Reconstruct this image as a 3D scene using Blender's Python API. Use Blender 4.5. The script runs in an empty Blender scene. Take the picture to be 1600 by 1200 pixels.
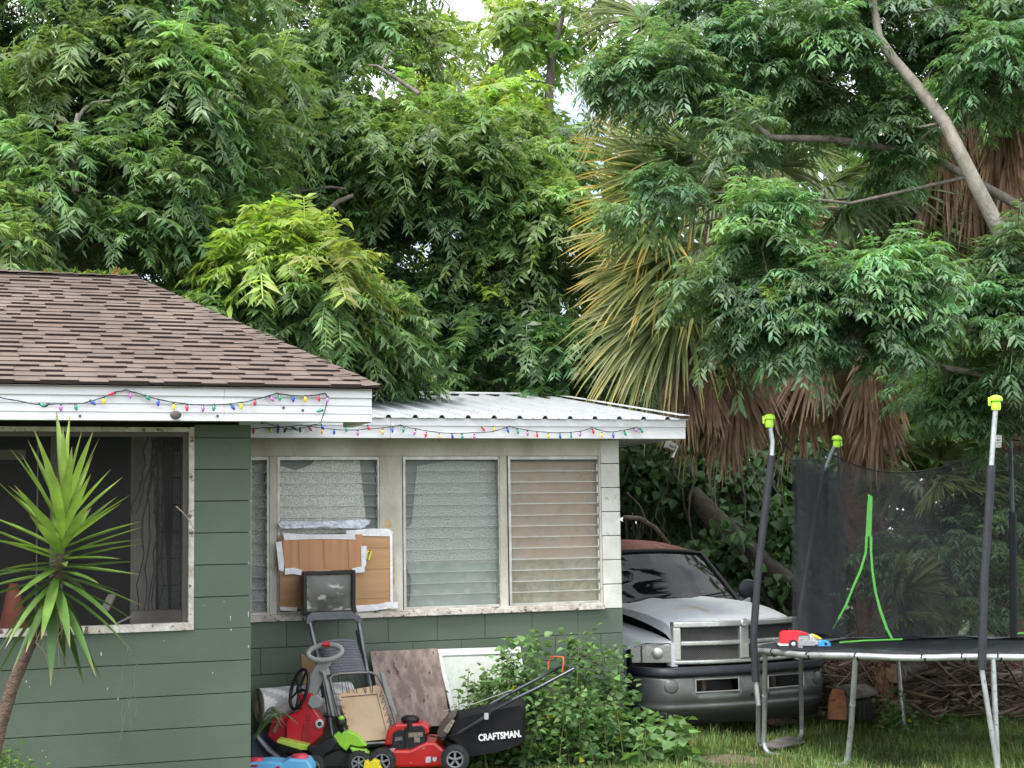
import bpy, math, random
import numpy as np
from mathutils import Matrix, Vector, Euler, noise
R_=math.radians
random.seed(7); rng=np.random.default_rng(11)
scn=bpy.context.scene
COL=scn.collection
# ---------------- camera ----------------
FPX=2311.0
cam_d=bpy.data.cameras.new('camera'); cam=bpy.data.objects.new('camera',cam_d); COL.objects.link(cam)
cam_d.sensor_width=36; cam_d.lens=FPX/1600*36; cam_d.clip_end=400; cam_d.clip_start=.05
CAMLOC=Vector((0,0,1.9))
CAMR=(Euler((R_(90+5.13),0,0)).to_matrix() @ Matrix.Rotation(R_(-0.88),3,'Z'))
cam.matrix_world=Matrix.Translation(CAMLOC)@CAMR.to_4x4()
scn.camera=cam
# ---------------- world and sun ----------------
SUN_EL, SUN_AZ = 58, 215       # azimuth clockwise from +Y (north)
w=bpy.data.worlds.new('World'); scn.world=w; w.use_nodes=True
nt=w.node_tree; nt.nodes.clear()
wo=nt.nodes.new('ShaderNodeOutputWorld'); bg=nt.nodes.new('ShaderNodeBackground')
sk=nt.nodes.new('ShaderNodeTexSky'); sk.sky_type='NISHITA'; sk.sun_disc=False
sk.sun_elevation=R_(SUN_EL); sk.sun_rotation=R_(SUN_AZ); sk.air_density=1.2; sk.dust_density=3.5; sk.ozone_density=1.2
tc=nt.nodes.new('ShaderNodeTexCoord'); nz=nt.nodes.new('ShaderNodeTexNoise'); nz.inputs['Scale'].default_value=2.2; nz.inputs['Detail'].default_value=6
cr=nt.nodes.new('ShaderNodeValToRGB'); cr.color_ramp.elements[0].position=.36; cr.color_ramp.elements[1].position=.52
mx=nt.nodes.new('ShaderNodeMix'); mx.data_type='RGBA'
nt.links.new(tc.outputs['Generated'],nz.inputs['Vector']); nt.links.new(nz.outputs['Fac'],cr.inputs['Fac'])
nt.links.new(cr.outputs['Color'],mx.inputs[0]); nt.links.new(sk.outputs['Color'],mx.inputs[6]); mx.inputs[7].default_value=(9.5,9.8,10.4,1)
nt.links.new(mx.outputs[2],bg.inputs['Color']); bg.inputs['Strength'].default_value=.15
nt.links.new(bg.outputs[0],wo.inputs[0])
sd=bpy.data.lights.new('sun','SUN'); sd.energy=2.3; sd.angle=R_(16); sd.color=(1,.96,.88)
so=bpy.data.objects.new('sun',sd); COL.objects.link(so)
az=R_(SUN_AZ); el=R_(SUN_EL)
sdir=Vector((math.sin(az)*math.cos(el),math.cos(az)*math.cos(el),math.sin(el)))
so.rotation_euler=sdir.to_track_quat('Z','Y').to_euler(); so.location=sdir*30
scn.view_settings.view_transform='Standard'; scn.view_settings.look='None'; scn.view_settings.gamma=1
scn.view_settings.exposure=0.95
scn.render.engine='CYCLES'; scn.cycles.max_bounces=7; scn.cycles.transparent_max_bounces=16
# ---------------- picking points on real planes ----------------
def ray(px,py):
    return CAMR@Vector((px-800.0,-(py-600.0),-FPX))
def P(px,py,Y):
    r=ray(px,py); return CAMLOC+r*(Y/r.y)
def G(px,py,z=0.0):
    r=ray(px,py); return CAMLOC+r*((z-CAMLOC.z)/r.z)
TH=R_(19)
HM=Matrix.Translation((-1.70,9.6,0))@Matrix.Rotation(TH,4,'Z'); HMI=HM.inverted()
def H(px,py,t):
    o=HMI@CAMLOC; d=HMI.to_3x3()@ray(px,py); k=(t-o.y)/d.y
    q=o+d*k; return q.x,q.z
def HW(s,t,z): return HM@Vector((s,t,z))
# ---------------- scene objects ----------------
def empty(name,loc=(0,0,0),rz=0,label=None,cat=None,group=None):
    o=bpy.data.objects.new(name,None); COL.objects.link(o); o.location=loc; o.rotation_euler=(0,0,rz)
    o.empty_display_size=.1
    o['_m']=0; del o['_m']
    tag(o,label,cat,group); return o
def tag(o,label=None,cat=None,group=None,kind=None):
    if label: o['label']=label
    if cat: o['category']=cat
    if group: o['group']=group
    if kind: o['kind']=kind
    return o
def pmat(o):
    m=Matrix.Translation(o.location)@o.rotation_euler.to_matrix().to_4x4()
    m=m@Matrix.Diagonal((*o.scale,1))
    return pmat(o.parent)@m if o.parent else m
class MB:
    def __init__(s,M=None):
        s.v=[];s.f=[];s.sm=[];s.c=[];s.M=M or Matrix.Identity(4);s.col=(1,1,1)
    def add(s,vs,fs,smooth=False,col=None):
        n=len(s.v); c=col or s.col
        for p in vs:
            s.v.append(tuple(s.M@Vector(p))); s.c.append(c)
        for f in fs: s.f.append(tuple(i+n for i in f)); s.sm.append(smooth)
    def box(s,c,sz,R=None,col=None):
        c=Vector(c); h=Vector(sz)/2; vs=[]
        for z in(-1,1):
            for y in(-1,1):
                for x in(-1,1):
                    p=Vector((x*h.x,y*h.y,z*h.z)); vs.append((R@p if R else p)+c)
        s.add(vs,[(0,2,3,1),(4,5,7,6),(0,1,5,4),(2,6,7,3),(0,4,6,2),(1,3,7,5)],False,col)
    def bb(s,x0,x1,y0,y1,z0,z1,col=None): s.box(((x0+x1)/2,(y0+y1)/2,(z0+z1)/2),(abs(x1-x0),abs(y1-y0),abs(z1-z0)),None,col)
    def slab(s,cs,th,col=None):
        cs=[Vector(c) for c in cs]; n=(cs[1]-cs[0]).cross(cs[-1]-cs[0]).normalized()*th
        k=len(cs); vs=cs+[c+n for c in cs]
        fs=[tuple(reversed(range(k))),tuple(range(k,2*k))]+[(i,(i+1)%k,(i+1)%k+k,i+k) for i in range(k)]
        s.add(vs,fs,False,col)
    def tube(s,pts,r,n=8,cap=True,col=None,flat=1.0,closed=False):
        pts=[Vector(p) for p in pts]; k=len(pts)
        rs=r if isinstance(r,(list,tuple)) else [r]*k
        up=None; vs=[]
        for i,p in enumerate(pts):
            if closed: t=(pts[(i+1)%k]-pts[i-1])
            else: t=(pts[min(i+1,k-1)]-pts[max(i-1,0)])
            if t.length<1e-9: t=Vector((0,0,1))
            t.normalize()
            if up is None:
                a=Vector((0,0,1)) if abs(t.z)<.9 else Vector((1,0,0)); up=(a-t*a.dot(t)).normalized()
            else:
                up=up-t*up.dot(t)
                if up.length<1e-6: up=Vector((1,0,0))
                up.normalize()
            sd_=t.cross(up)
            for j in range(n):
                a=2*math.pi*j/n; vs.append(p+(up*math.cos(a)*flat+sd_*math.sin(a))*rs[i])
        fs=[]
        for i in range(k if closed else k-1):
            for j in range(n):
                a=i*n+j; b=i*n+(j+1)%n; i2=(i+1)%k
                fs.append((a,b,i2*n+(j+1)%n,i2*n+j))
        s.add(vs,fs,True,col)
        if cap and not closed:
            s.add(vs[:n],[tuple(reversed(range(n)))],False,col); s.add(vs[-n:],[tuple(range(n))],False,col)
    def lathe(s,prof,c,axis=(0,0,1),n=20,col=None,smooth=True,cap=True):
        q=Vector(axis).to_track_quat('Z','Y').to_matrix(); c=Vector(c); vs=[]
        for (r,z) in prof:
            for j in range(n):
                a=2*math.pi*j/n; vs.append(c+q@Vector((r*math.cos(a),r*math.sin(a),z)))
        fs=[]
        for i in range(len(prof)-1):
            for j in range(n): fs.append((i*n+j,i*n+(j+1)%n,(i+1)*n+(j+1)%n,(i+1)*n+j))
        s.add(vs,fs,smooth,col)
        if cap and prof[0][0]>1e-4: s.add(vs[:n],[tuple(reversed(range(n)))],False,col)
        if cap and prof[-1][0]>1e-4: s.add(vs[-n:],[tuple(range(n))],False,col)
    def grid(s,fn,nu,nv,smooth=True,col=None):
        vs=[fn(i/nu,j/nv) for j in range(nv+1) for i in range(nu+1)]
        fs=[(j*(nu+1)+i,j*(nu+1)+i+1,(j+1)*(nu+1)+i+1,(j+1)*(nu+1)+i) for j in range(nv) for i in range(nu)]
        s.add(vs,fs,smooth,col)
    def ell(s,c,r,nu=14,nv=9,R=None,col=None):
        c=Vector(c)
        def fn(u,v):
            a=2*math.pi*u; b=math.pi*(v-.5)
            p=Vector((r[0]*math.cos(b)*math.cos(a),r[1]*math.cos(b)*math.sin(a),r[2]*math.sin(b)))
            return c+(R@p if R else p)
        s.grid(fn,nu,nv,True,col)
    def build(s,name,m,parent=None,bevel=0,solid=0,subd=0,loc=None):
        me=bpy.data.meshes.new(name); v=s.v
        o=bpy.data.objects.new(name,me); COL.objects.link(o)
        if parent is not None:
            im=pmat(parent).inverted(); v=[tuple(im@Vector(p)) for p in v]; o.parent=parent
        elif loc is not None:
            L=Vector(loc); v=[tuple(Vector(p)-L) for p in v]; o.location=L
        me.from_pydata(v,[],s.f); me.polygons.foreach_set('use_smooth',s.sm)
        a=me.color_attributes.new('col','FLOAT_COLOR','POINT')
        arr=np.ones((len(v),4),dtype=np.float32); arr[:,:3]=np.array(s.c,dtype=np.float32).reshape(-1,3); a.data.foreach_set('color',arr.ravel())
        me.materials.append(m)
        if solid: md=o.modifiers.new('solid','SOLIDIFY'); md.thickness=solid; md.offset=0
        if subd: md=o.modifiers.new('sub','SUBSURF'); md.levels=subd; md.render_levels=subd
        if bevel:
            md=o.modifiers.new('bevel','BEVEL'); md.width=bevel; md.segments=2; md.limit_method='ANGLE'; md.angle_limit=R_(40)
        return o
def npmesh(name,V,F,C,m,parent=None,loc=None,smooth=False):
    """V (n,3) F list of arrays (k,4) or (k,3)  C (n,3)"""
    me=bpy.data.meshes.new(name); o=bpy.data.objects.new(name,me); COL.objects.link(o)
    V=np.asarray(V,dtype=np.float64)
    if parent is not None:
        im=np.array(pmat(parent).inverted()); V=V@im[:3,:3].T+im[:3,3]; o.parent=parent
    elif loc is not None: V=V-np.array(loc); o.location=loc
    nf=sum(len(f) for f in F); nl=sum(f.size for f in F)
    me.vertices.add(len(V)); me.vertices.foreach_set('co',V.astype(np.float32).ravel())
    me.loops.add(nl); me.loops.foreach_set('vertex_index',np.concatenate([f.ravel() for f in F]).astype(np.int32))
    me.polygons.add(nf); tot=np.concatenate([np.full(len(f),f.shape[1]) for f in F]).astype(np.int32)
    st=np.concatenate([[0],np.cumsum(tot)[:-1]]).astype(np.int32)
    me.polygons.foreach_set('loop_start',st); me.polygons.foreach_set('loop_total',tot)
    if smooth: me.polygons.foreach_set('use_smooth',np.ones(nf,dtype=bool))
    me.update(calc_edges=True); me.validate()
    a=me.color_attributes.new('col','FLOAT_COLOR','POINT')
    arr=np.ones((len(V),4),dtype=np.float32); arr[:,:3]=C; a.data.foreach_set('color',arr.ravel())
    me.materials.append(m); return o
# ---------------- materials ----------------
_mc={}
def mat(name,c1=(.5,.5,.5),c2=None,scale=6,rough=.6,metal=0,bump=0,bscale=None,detail=6,stretch=None,attr=False,spec=.5,lo=.35,hi=.65,coat=0,r2=None,c3=None,s3=30,t3=(.62,.7)):
    if name in _mc: return _mc[name]
    m=bpy.data.materials.new(name); m.use_nodes=True; n=m.node_tree; N=n.nodes; L=n.links
    b=N['Principled BSDF']; b.inputs['Roughness'].default_value=rough; b.inputs['Metallic'].default_value=metal
    b.inputs['Specular IOR Level'].default_value=spec; b.inputs['Coat Weight'].default_value=coat
    tc=N.new('ShaderNodeTexCoord'); mp=N.new('ShaderNodeMapping'); L.new(tc.outputs['Object'],mp.inputs[0])
    if stretch: mp.inputs['Scale'].default_value=stretch
    out=None
    nz=N.new('ShaderNodeTexNoise'); nz.inputs['Scale'].default_value=scale; nz.inputs['Detail'].default_value=detail; nz.inputs['Roughness'].default_value=.62
    L.new(mp.outputs[0],nz.inputs[0])
    mr=N.new('ShaderNodeMapRange'); mr.inputs[1].default_value=lo; mr.inputs[2].default_value=hi; L.new(nz.outputs['Fac'],mr.inputs[0])
    mix=N.new('ShaderNodeMix'); mix.data_type='RGBA'; L.new(mr.outputs[0],mix.inputs[0])
    mix.inputs[6].default_value=(*c1,1); mix.inputs[7].default_value=(*(c2 or tuple(x*.8 for x in c1)),1)
    out=mix.outputs[2]
    if c3:
        n3=N.new('ShaderNodeTexNoise'); n3.inputs['Scale'].default_value=s3; n3.inputs['Detail'].default_value=4; L.new(mp.outputs[0],n3.inputs[0])
        m3=N.new('ShaderNodeMapRange'); m3.inputs[1].default_value=t3[0]; m3.inputs[2].default_value=t3[1]; L.new(n3.outputs['Fac'],m3.inputs[0])
        x3=N.new('ShaderNodeMix'); x3.data_type='RGBA'; L.new(m3.outputs[0],x3.inputs[0]); L.new(out,x3.inputs[6]); x3.inputs[7].default_value=(*c3,1); out=x3.outputs[2]
    if attr:
        at=N.new('ShaderNodeAttribute'); at.attribute_name='col'
        x=N.new('ShaderNodeMix'); x.data_type='RGBA'; x.blend_type='MULTIPLY'; x.inputs[0].default_value=1
        L.new(out,x.inputs[6]); L.new(at.outputs['Color'],x.inputs[7]); out=x.outputs[2]
    L.new(out,b.inputs['Base Color'])
    if r2 is not None:
        rr=N.new('ShaderNodeMapRange'); rr.inputs[1].default_value=.3; rr.inputs[2].default_value=.7; rr.inputs[3].default_value=rough; rr.inputs[4].default_value=r2
        L.new(nz.outputs['Fac'],rr.inputs[0]); L.new(rr.outputs[0],b.inputs['Roughness'])
    if bump:
        bn=N.new('ShaderNodeTexNoise'); bn.inputs['Scale'].default_value=bscale or scale*6; bn.inputs['Detail'].default_value=5; L.new(mp.outputs[0],bn.inputs[0])
        bp=N.new('ShaderNodeBump'); bp.inputs['Strength'].default_value=bump; bp.inputs['Distance'].default_value=.02
        L.new(bn.outputs['Fac'],bp.inputs['Height']); L.new(bp.outputs[0],b.inputs['Normal'])
    _mc[name]=m; return m
def leafmat(name,trans=.35,rough=.42,spec=.45):
    if name in _mc: return _mc[name]
    m=bpy.data.materials.new(name); m.use_nodes=True; n=m.node_tree; N=n.nodes; L=n.links
    b=N['Principled BSDF']; b.inputs['Roughness'].default_value=rough; b.inputs['Specular IOR Level'].default_value=spec
    at=N.new('ShaderNodeAttribute'); at.attribute_name='col'
    tc=N.new('ShaderNodeTexCoord'); nz=N.new('ShaderNodeTexNoise'); nz.inputs['Scale'].default_value=9; nz.inputs['Detail'].default_value=3; L.new(tc.outputs['Object'],nz.inputs[0])
    mr=N.new('ShaderNodeMapRange'); mr.inputs[1].default_value=.3; mr.inputs[2].default_value=.7; mr.inputs[3].default_value=.75; mr.inputs[4].default_value=1.25; L.new(nz.outputs['Fac'],mr.inputs[0])
    vm=N.new('ShaderNodeVectorMath'); vm.operation='SCALE'; L.new(at.outputs['Color'],vm.inputs[0]); L.new(mr.outputs[0],vm.inputs['Scale'])
    L.new(vm.outputs[0],b.inputs['Base Color'])
    tr=N.new('ShaderNodeBsdfTranslucent'); t2=N.new('ShaderNodeVectorMath'); t2.operation='MULTIPLY'; t2.inputs[1].default_value=(1.5,1.5,.7); L.new(vm.outputs[0],t2.inputs[0]); L.new(t2.outputs[0],tr.inputs['Color'])
    ms=N.new('ShaderNodeMixShader'); ms.inputs[0].default_value=trans; L.new(b.outputs[0],ms.inputs[1]); L.new(tr.outputs[0],ms.inputs[2])
    L.new(ms.outputs[0],N['Material Output'].inputs[0])
    _mc[name]=m; return m
def seethrough(name,c,fac,rough=.5,glossy=False,stripe=None,nscale=None):
    """fac = share of the opaque shader"""
    if name in _mc: return _mc[name]
    m=bpy.data.materials.new(name); m.use_nodes=True; n=m.node_tree; N=n.nodes; L=n.links
    b=N['Principled BSDF']; b.inputs['Base Color'].default_value=(*c,1); b.inputs['Roughness'].default_value=rough
    t=N.new('ShaderNodeBsdfTransparent'); ms=N.new('ShaderNodeMixShader'); ms.inputs[0].default_value=fac
    if glossy:
        fr=N.new('ShaderNodeFresnel'); fr.inputs[0].default_value=1.5; ad=N.new('ShaderNodeMath'); ad.operation='ADD'; ad.inputs[1].default_value=fac; L.new(fr.outputs[0],ad.inputs[0]); L.new(ad.outputs[0],ms.inputs[0])
    if nscale:
        tc=N.new('ShaderNodeTexCoord'); nz=N.new('ShaderNodeTexNoise'); nz.inputs['Scale'].default_value=nscale; nz.inputs['Detail'].default_value=5; L.new(tc.outputs['Object'],nz.inputs[0])
        mr=N.new('ShaderNodeMapRange'); mr.inputs[1].default_value=.3; mr.inputs[2].default_value=.75; mr.inputs[3].default_value=fac*.6; mr.inputs[4].default_value=min(1,fac*1.5); L.new(nz.outputs['Fac'],mr.inputs[0]); L.new(mr.outputs[0],ms.inputs[0])
    L.new(t.outputs[0],ms.inputs[1]); L.new(b.outputs[0],ms.inputs[2]); L.new(ms.outputs[0],N['Material Output'].inputs[0])
    _mc[name]=m; return m
def HP(px,py,t):
    s,z=H(px,py,t); return HW(s,t,z)
def Q(mb,pts,t,th,col=None):
    """flat board in a house plane, outline given by sight points on that plane, th thick towards the viewer"""
    ps=[HP(x,y,t if not isinstance(t,(list,tuple)) else t[i]) for i,(x,y) in enumerate(pts)]
    n=(ps[1]-ps[0]).cross(ps[-1]-ps[0])
    if n.dot(CAMLOC-ps[0])<0: ps.reverse()
    mb.slab(ps,th,col)
# ================= GROUND =================
def gz(x,y):
    z=0.0
    if y<11: z+=(11-y)*.015
    z+=.02*noise.noise(Vector((x*.7,y*.7,0)))
    if y>11: z-=min(y-11,6)*.037
    if y>17: z-=(y-17)*.05 if y<25 else .4
    return z
gm=mat('lawn_soil',(.045,.05,.018),(.10,.085,.05),scale=1.3,rough=.95,bump=.8,bscale=30,lo=.4,hi=.7,c3=(.05,.09,.02),s3=6,t3=(.45,.6))
gb=MB()
xs=[-160,-80,-40,-20]+[-12+.5*i for i in range(49)]+[20,40,80,160]; ys=[-20,-5,0,4]+[7+.4*i for i in range(40)]+[26,30,45,90,200]
vs=[(x,y,gz(x,y)) for y in ys for x in xs]; nx=len(xs)
gb.add(vs,[(j*nx+i,j*nx+i+1,(j+1)*nx+i+1,(j+1)*nx+i) for j in range(len(ys)-1) for i in range(nx-1)],True)
tag(gb.build('ground',gm),kind='structure')
dirtb=MB()
for (cx,cy,r) in ((1.62,11.75,.38),(1.95,11.45,.22)):
    ring=[(cx+r*math.cos(a)*(1+.25*math.sin(3*a+cx)),cy+r*.8*math.sin(a)*(1+.2*math.cos(5*a)),gz(cx,cy)+.012) for a in [i*math.pi/12 for i in range(24)]]
    dirtb.add([(cx,cy,gz(cx,cy)+.02)]+ring,[(0,i+1,(i+1)%24+1) for i in range(24)],True)
tag(dirtb.build('bare_dirt_path',mat('dirt',(.22,.17,.12),(.12,.09,.06),scale=9,rough=1,bump=1,bscale=60)),kind='structure')
# ================= HOUSE =================
house=empty('green_house',(-1.70,9.6,0),TH,'low green block house with a brown shingle hip roof and a metal roofed wing','house')
M_green=mat('green_block_paint',(.072,.099,.070),(.090,.120,.086),scale=1.4,rough=.55,bump=.12,bscale=90,c3=(.42,.45,.40),s3=55,t3=(.775,.785),attr=True)
M_mort=mat('green_joint',(.03,.045,.034),rough=.9)
M_white=mat('white_vinyl',(.72,.73,.75),(.64,.65,.67),scale=1.6,rough=.4,bump=.03,stretch=(1,1,6),c3=(.50,.50,.47),s3=7,t3=(.60,.80))
M_wblk=mat('white_block_paint',(.66,.66,.62),(.50,.50,.46),scale=3,rough=.65,bump=.15,bscale=70,c3=(.3,.29,.25),s3=14,t3=(.66,.75))
M_wood=mat('dirty_white_wood',(.55,.53,.46),(.36,.33,.27),scale=2.6,rough=.75,bump=.25,bscale=60,stretch=(1,1,.5),c3=(.20,.14,.08),s3=5,t3=(.64,.75))
M_sill=mat('flaking_white_paint',(.62,.6,.56),(.38,.33,.28),scale=11,rough=.8,bump=.5,bscale=40,c3=(.13,.10,.08),s3=26,t3=(.6,.66))
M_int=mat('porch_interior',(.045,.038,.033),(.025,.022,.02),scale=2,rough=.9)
M_intw=mat('porch_inner_wood',(.62,.56,.50),(.42,.37,.33),scale=4,rough=.8,stretch=(1,1,.2))
def blocks(mb,s0,s1,z0,z1,t,ch,bl,off=0,holes=(),zoff=0):
    z=zoff
    i=0
    while z<z1:
        a,b=max(z,z0),min(z+ch,z1)
        if b-a>.02:
            cuts=[(s0,s1)]
            segs=[]
            zb=sorted({a,b}|{h for hh in holes for h in hh[2:4] if a<h<b})
            for k in range(len(zb)-1):
                za,zc=zb[k],zb[k+1]; spans=[(s0,s1)]
                for (h0,h1,g0,g1) in holes:
                    if g0<=(za+zc)/2<=g1:
                        ns=[]
                        for (p,q) in spans:
                            if h0>p: ns.append((p,min(h0,q)))
                            if h1<q: ns.append((max(h1,p),q))
                        spans=[x for x in ns if x[1]-x[0]>.01]
                for (p,q) in spans:
                    e=s1-off-(i%2)*bl/2
                    es=[q]
                    while e>p:
                        if e<q-.01: es.append(e)
                        e-=bl
                    es.append(p)
                    for u in range(len(es)-1):
                        x1,x0=es[u],es[u+1]; g=.0025
                        lo=za+(g if za==a else 0); hi=zc-(g if zc==b else 0)
                        d=random.uniform(-.0015,.0015); sh=random.uniform(.93,1.05)
                        mb.bb(x0+g*.6,x1-g*.6,t+d,t+.06,lo,hi,(sh,sh,sh))
        z+=ch; i+=1
# numbers read from the sight lines
s_wr,_=H(303,800,0); s_wr2,_=H(294.5,800,0); _,z_sb=H(303,984,0); _,z_st=H(303,972,0)
_,z_fb=H(400,658.5,-.6); _,z_ft=H(400,606,-.6); s_fe,_=H(580,630,-.6)
CH=.2032
# front wing wall
mb=MB(HM)
blocks(mb,-6.6,0,0,z_fb+.02,0,CH,50,0,[(-4.2,s_wr,z_sb,z_fb+.03)],zoff=z_sb-CH*6)
w1=mb.build('front_wall',M_green,house,bevel=.004)
mb=MB(HM); mb.bb(-6.6,-.012,.02,.055,0,z_sb-.02); mb.bb(s_wr+.01,-.012,.02,.055,z_sb-.02,z_fb)
mb.bb(-.055,-.012,.06,1.99,0,z_fb); mb.bb(-6.6,-4.2,.02,.055,z_sb,z_fb)
mb.build('wall_core',M_mort,house)
# window surround of the porch opening
mb=MB(HM)
mb.bb(s_wr2,s_wr,-.018,.03,z_sb,z_fb)
mb.bb(-4.2,s_wr2,-.03,.05,z_sb,z_st)
mb.bb(-4.2,s_wr,-.004,.05,z_fb-.03,z_fb)
fr=mb.build('porch_window_frame',M_sill,house,bevel=.003)
mb=MB(HM); s_a,_=H(285,800,.04)
mb.bb(s_a,s_wr2,.02,.06,z_st,z_fb-.03); mb.bb(-4.2,s_a,.02,.05,z_fb-.06,z_fb-.03)
for px in (57,):
    a,_=H(px,800,.04); mb.bb(a,a+.008,.03,.045,z_st,z_fb-.03)
mb.build('screen_frame',mat('dark_brown_frame',(.09,.075,.065),rough=.6),fr)
mb=MB(HM); mb.bb(-4.2,s_a,.034,.036,z_st,z_fb-.06)
mb.build('insect_screen',seethrough('insect_screen',(.05,.05,.05),.16,rough=.8,nscale=2),fr)
# porch interior
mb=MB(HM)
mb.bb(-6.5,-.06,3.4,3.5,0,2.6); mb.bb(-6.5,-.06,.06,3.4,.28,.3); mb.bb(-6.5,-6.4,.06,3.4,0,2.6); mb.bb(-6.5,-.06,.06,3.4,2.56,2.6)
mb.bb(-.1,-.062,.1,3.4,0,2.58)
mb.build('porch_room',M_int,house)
mb=MB(HM)
for (x0,x1,t,ta,tb) in ((206,224,1.9,662,972),(226,243,1.7,668,966),(80,97,2.2,665,985),(285,289,1.5,665,970)):
    a,za=H(x0,ta,t); b,zb=H(x1,tb,t); mb.bb(a,b,t,t+.05,zb,za)
a,za=H(226,668,1.75); b,zb=H(290,682,1.75); mb.bb(a,b,1.76,1.8,zb,za)
a,za=H(205,955,1.4); b,zb=H(287,975,1.4); mb.bb(a,b,1.4,1.5,zb,za)
a,za=H(0,703,2.6); b,zb=H(40,718,2.6); mb.bb(a-.3,b,2.6,2.64,zb,za)
mb.build('porch_post',M_intw,house)
mb=MB(HM)
for i in range(6):
    ya=706+i*42; a,za=H(248,ya,1.95); b,zb=H(281,ya+40,1.95); mb.bb(a,b,1.95,1.97,zb,za)
mb.build('inner_jalousie',mat('dim_foil',(.50,.48,.45),(.2,.2,.19),scale=60,rough=.4,bump=.5,bscale=70),house)
mb=MB(HM)   # curtain
def cur(u,v):
    s0,z0=H(252+ (v*14),700,1.8); s1,_=H(272-(v*4),700,1.8); zt=H(260,700,1.8)[1]; zb=H(260,960,1.8)[1]
    s=s0+(s1-s0)*u; return (s,1.8+.03*math.sin(u*14),zt+(zb-zt)*v)
mb.grid(cur,16,6); mb.build('curtain',mat('brown_curtain',(.07,.055,.045),rough=.9),house,solid=.003)
vb=MB()
random.seed(5)
for k in range(9):
    x=random.uniform(236,268); y=672; t=1.55; pts=[]
    L=random.choice((130,200,290)); n=12
    for i in range(n+1):
        pts.append(HP(x,y,t)); x+=random.uniform(-7,3.5); y+=L/n; 
    vb.tube(pts,[.006*(1-.6*i/n)+.001 for i in range(n+1)],5)
vine_in=vb.build('dead_vine',mat('dead_vine_bark',(.09,.075,.065),(.05,.04,.035),rough=.9),loc=HP(250,960,1.55))
tag(vine_in,'dry leafless vine hanging down inside the screened porch opening beside the pale post','vine')
# things inside the porch
cone=empty('storage_cone',HP(20,978,.55),0,'dim orange red pointed shape behind the screen at the porch sill','cone')
mb=MB(); p=HP(20,985,.55); mb.lathe([(.13,0),(.13,.02),(.085,.025),(.05,.22),(.028,.30),(0.02,.302)],p,n=18); mb.build('cone_body',mat('orange_plastic',(.42,.10,.05),(.30,.07,.04),rough=.6),cone)
pl=empty('leaning_plank',HP(160,985,.5),0,'short pale broken plank leaning inside the porch sill','plank')
mb=MB(); a=HP(158,955,.5); b=HP(170,932,.62); mb.slab([a,a+Vector((.05,0,0)),b+Vector((.05,0,0)),b],.02); mb.slab([HP(178,975,.5),HP(183,975,.5),HP(209,962,.5),HP(205,961,.5)],.02); mb.build('board',M_intw,pl)
# fascia of the front wing : lap siding profile
def profile_run(mb,prof,s0,s1,t0):
    vs=[];n=len(prof)
    for s in (s0,s1):
        for (o,z) in prof: vs.append((s,t0-o,z))
    fs=[(i,i+1,n+i+1,n+i) for i in range(n-1)]+[tuple(range(n-1,-1,-1)),tuple(range(n,2*n))]
    mb.add(vs,fs)
hF=z_ft-z_fb
def lapprof(zb,h,cap):
    p=[(-.06,zb),(0.0,zb)]; nl=3; hh=(h-cap)/nl
    for i in range(nl):
        p+=[(.012,zb+i*hh+.002),(.003,zb+(i+1)*hh-.002)]
    p+=[(.022,zb+h-cap),(.022,zb+h),(-.06,zb+h)]
    return p
mb=MB(HM)
pr=lapprof(z_fb,hF,hF*.27); 
s=-6.9
for e in (-4.1,-.26,s_fe-.0): 
    profile_run(mb,pr,s+.0015,e,-.6); s=e
# end return
prs=[(s_fe+0.0-0,0)]
mb.bb(s_fe-.06,s_fe+.004,-.598,-.06,z_fb,z_ft-.002)
fas=mb.build('fascia_board',M_white,house)
mb=MB(HM); mb.bb(-6.9,s_fe-.06,-.54,-.012,z_fb+.035,z_fb+.05)
mb.build('soffit',mat('soffit_white',(.55,.56,.56),rough=.6),house)
mb=MB(HM)
for (px,py) in ((125,650),(443,637),(473,641),(340,650)):
    mb=MB(HM); a,z=H(px,py,-.615); mb.box((a,-.618,z),(.012,.01,.014)); mb.build('screw',mat('dark_screw',(.05,.05,.05),rough=.5),fas)
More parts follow.
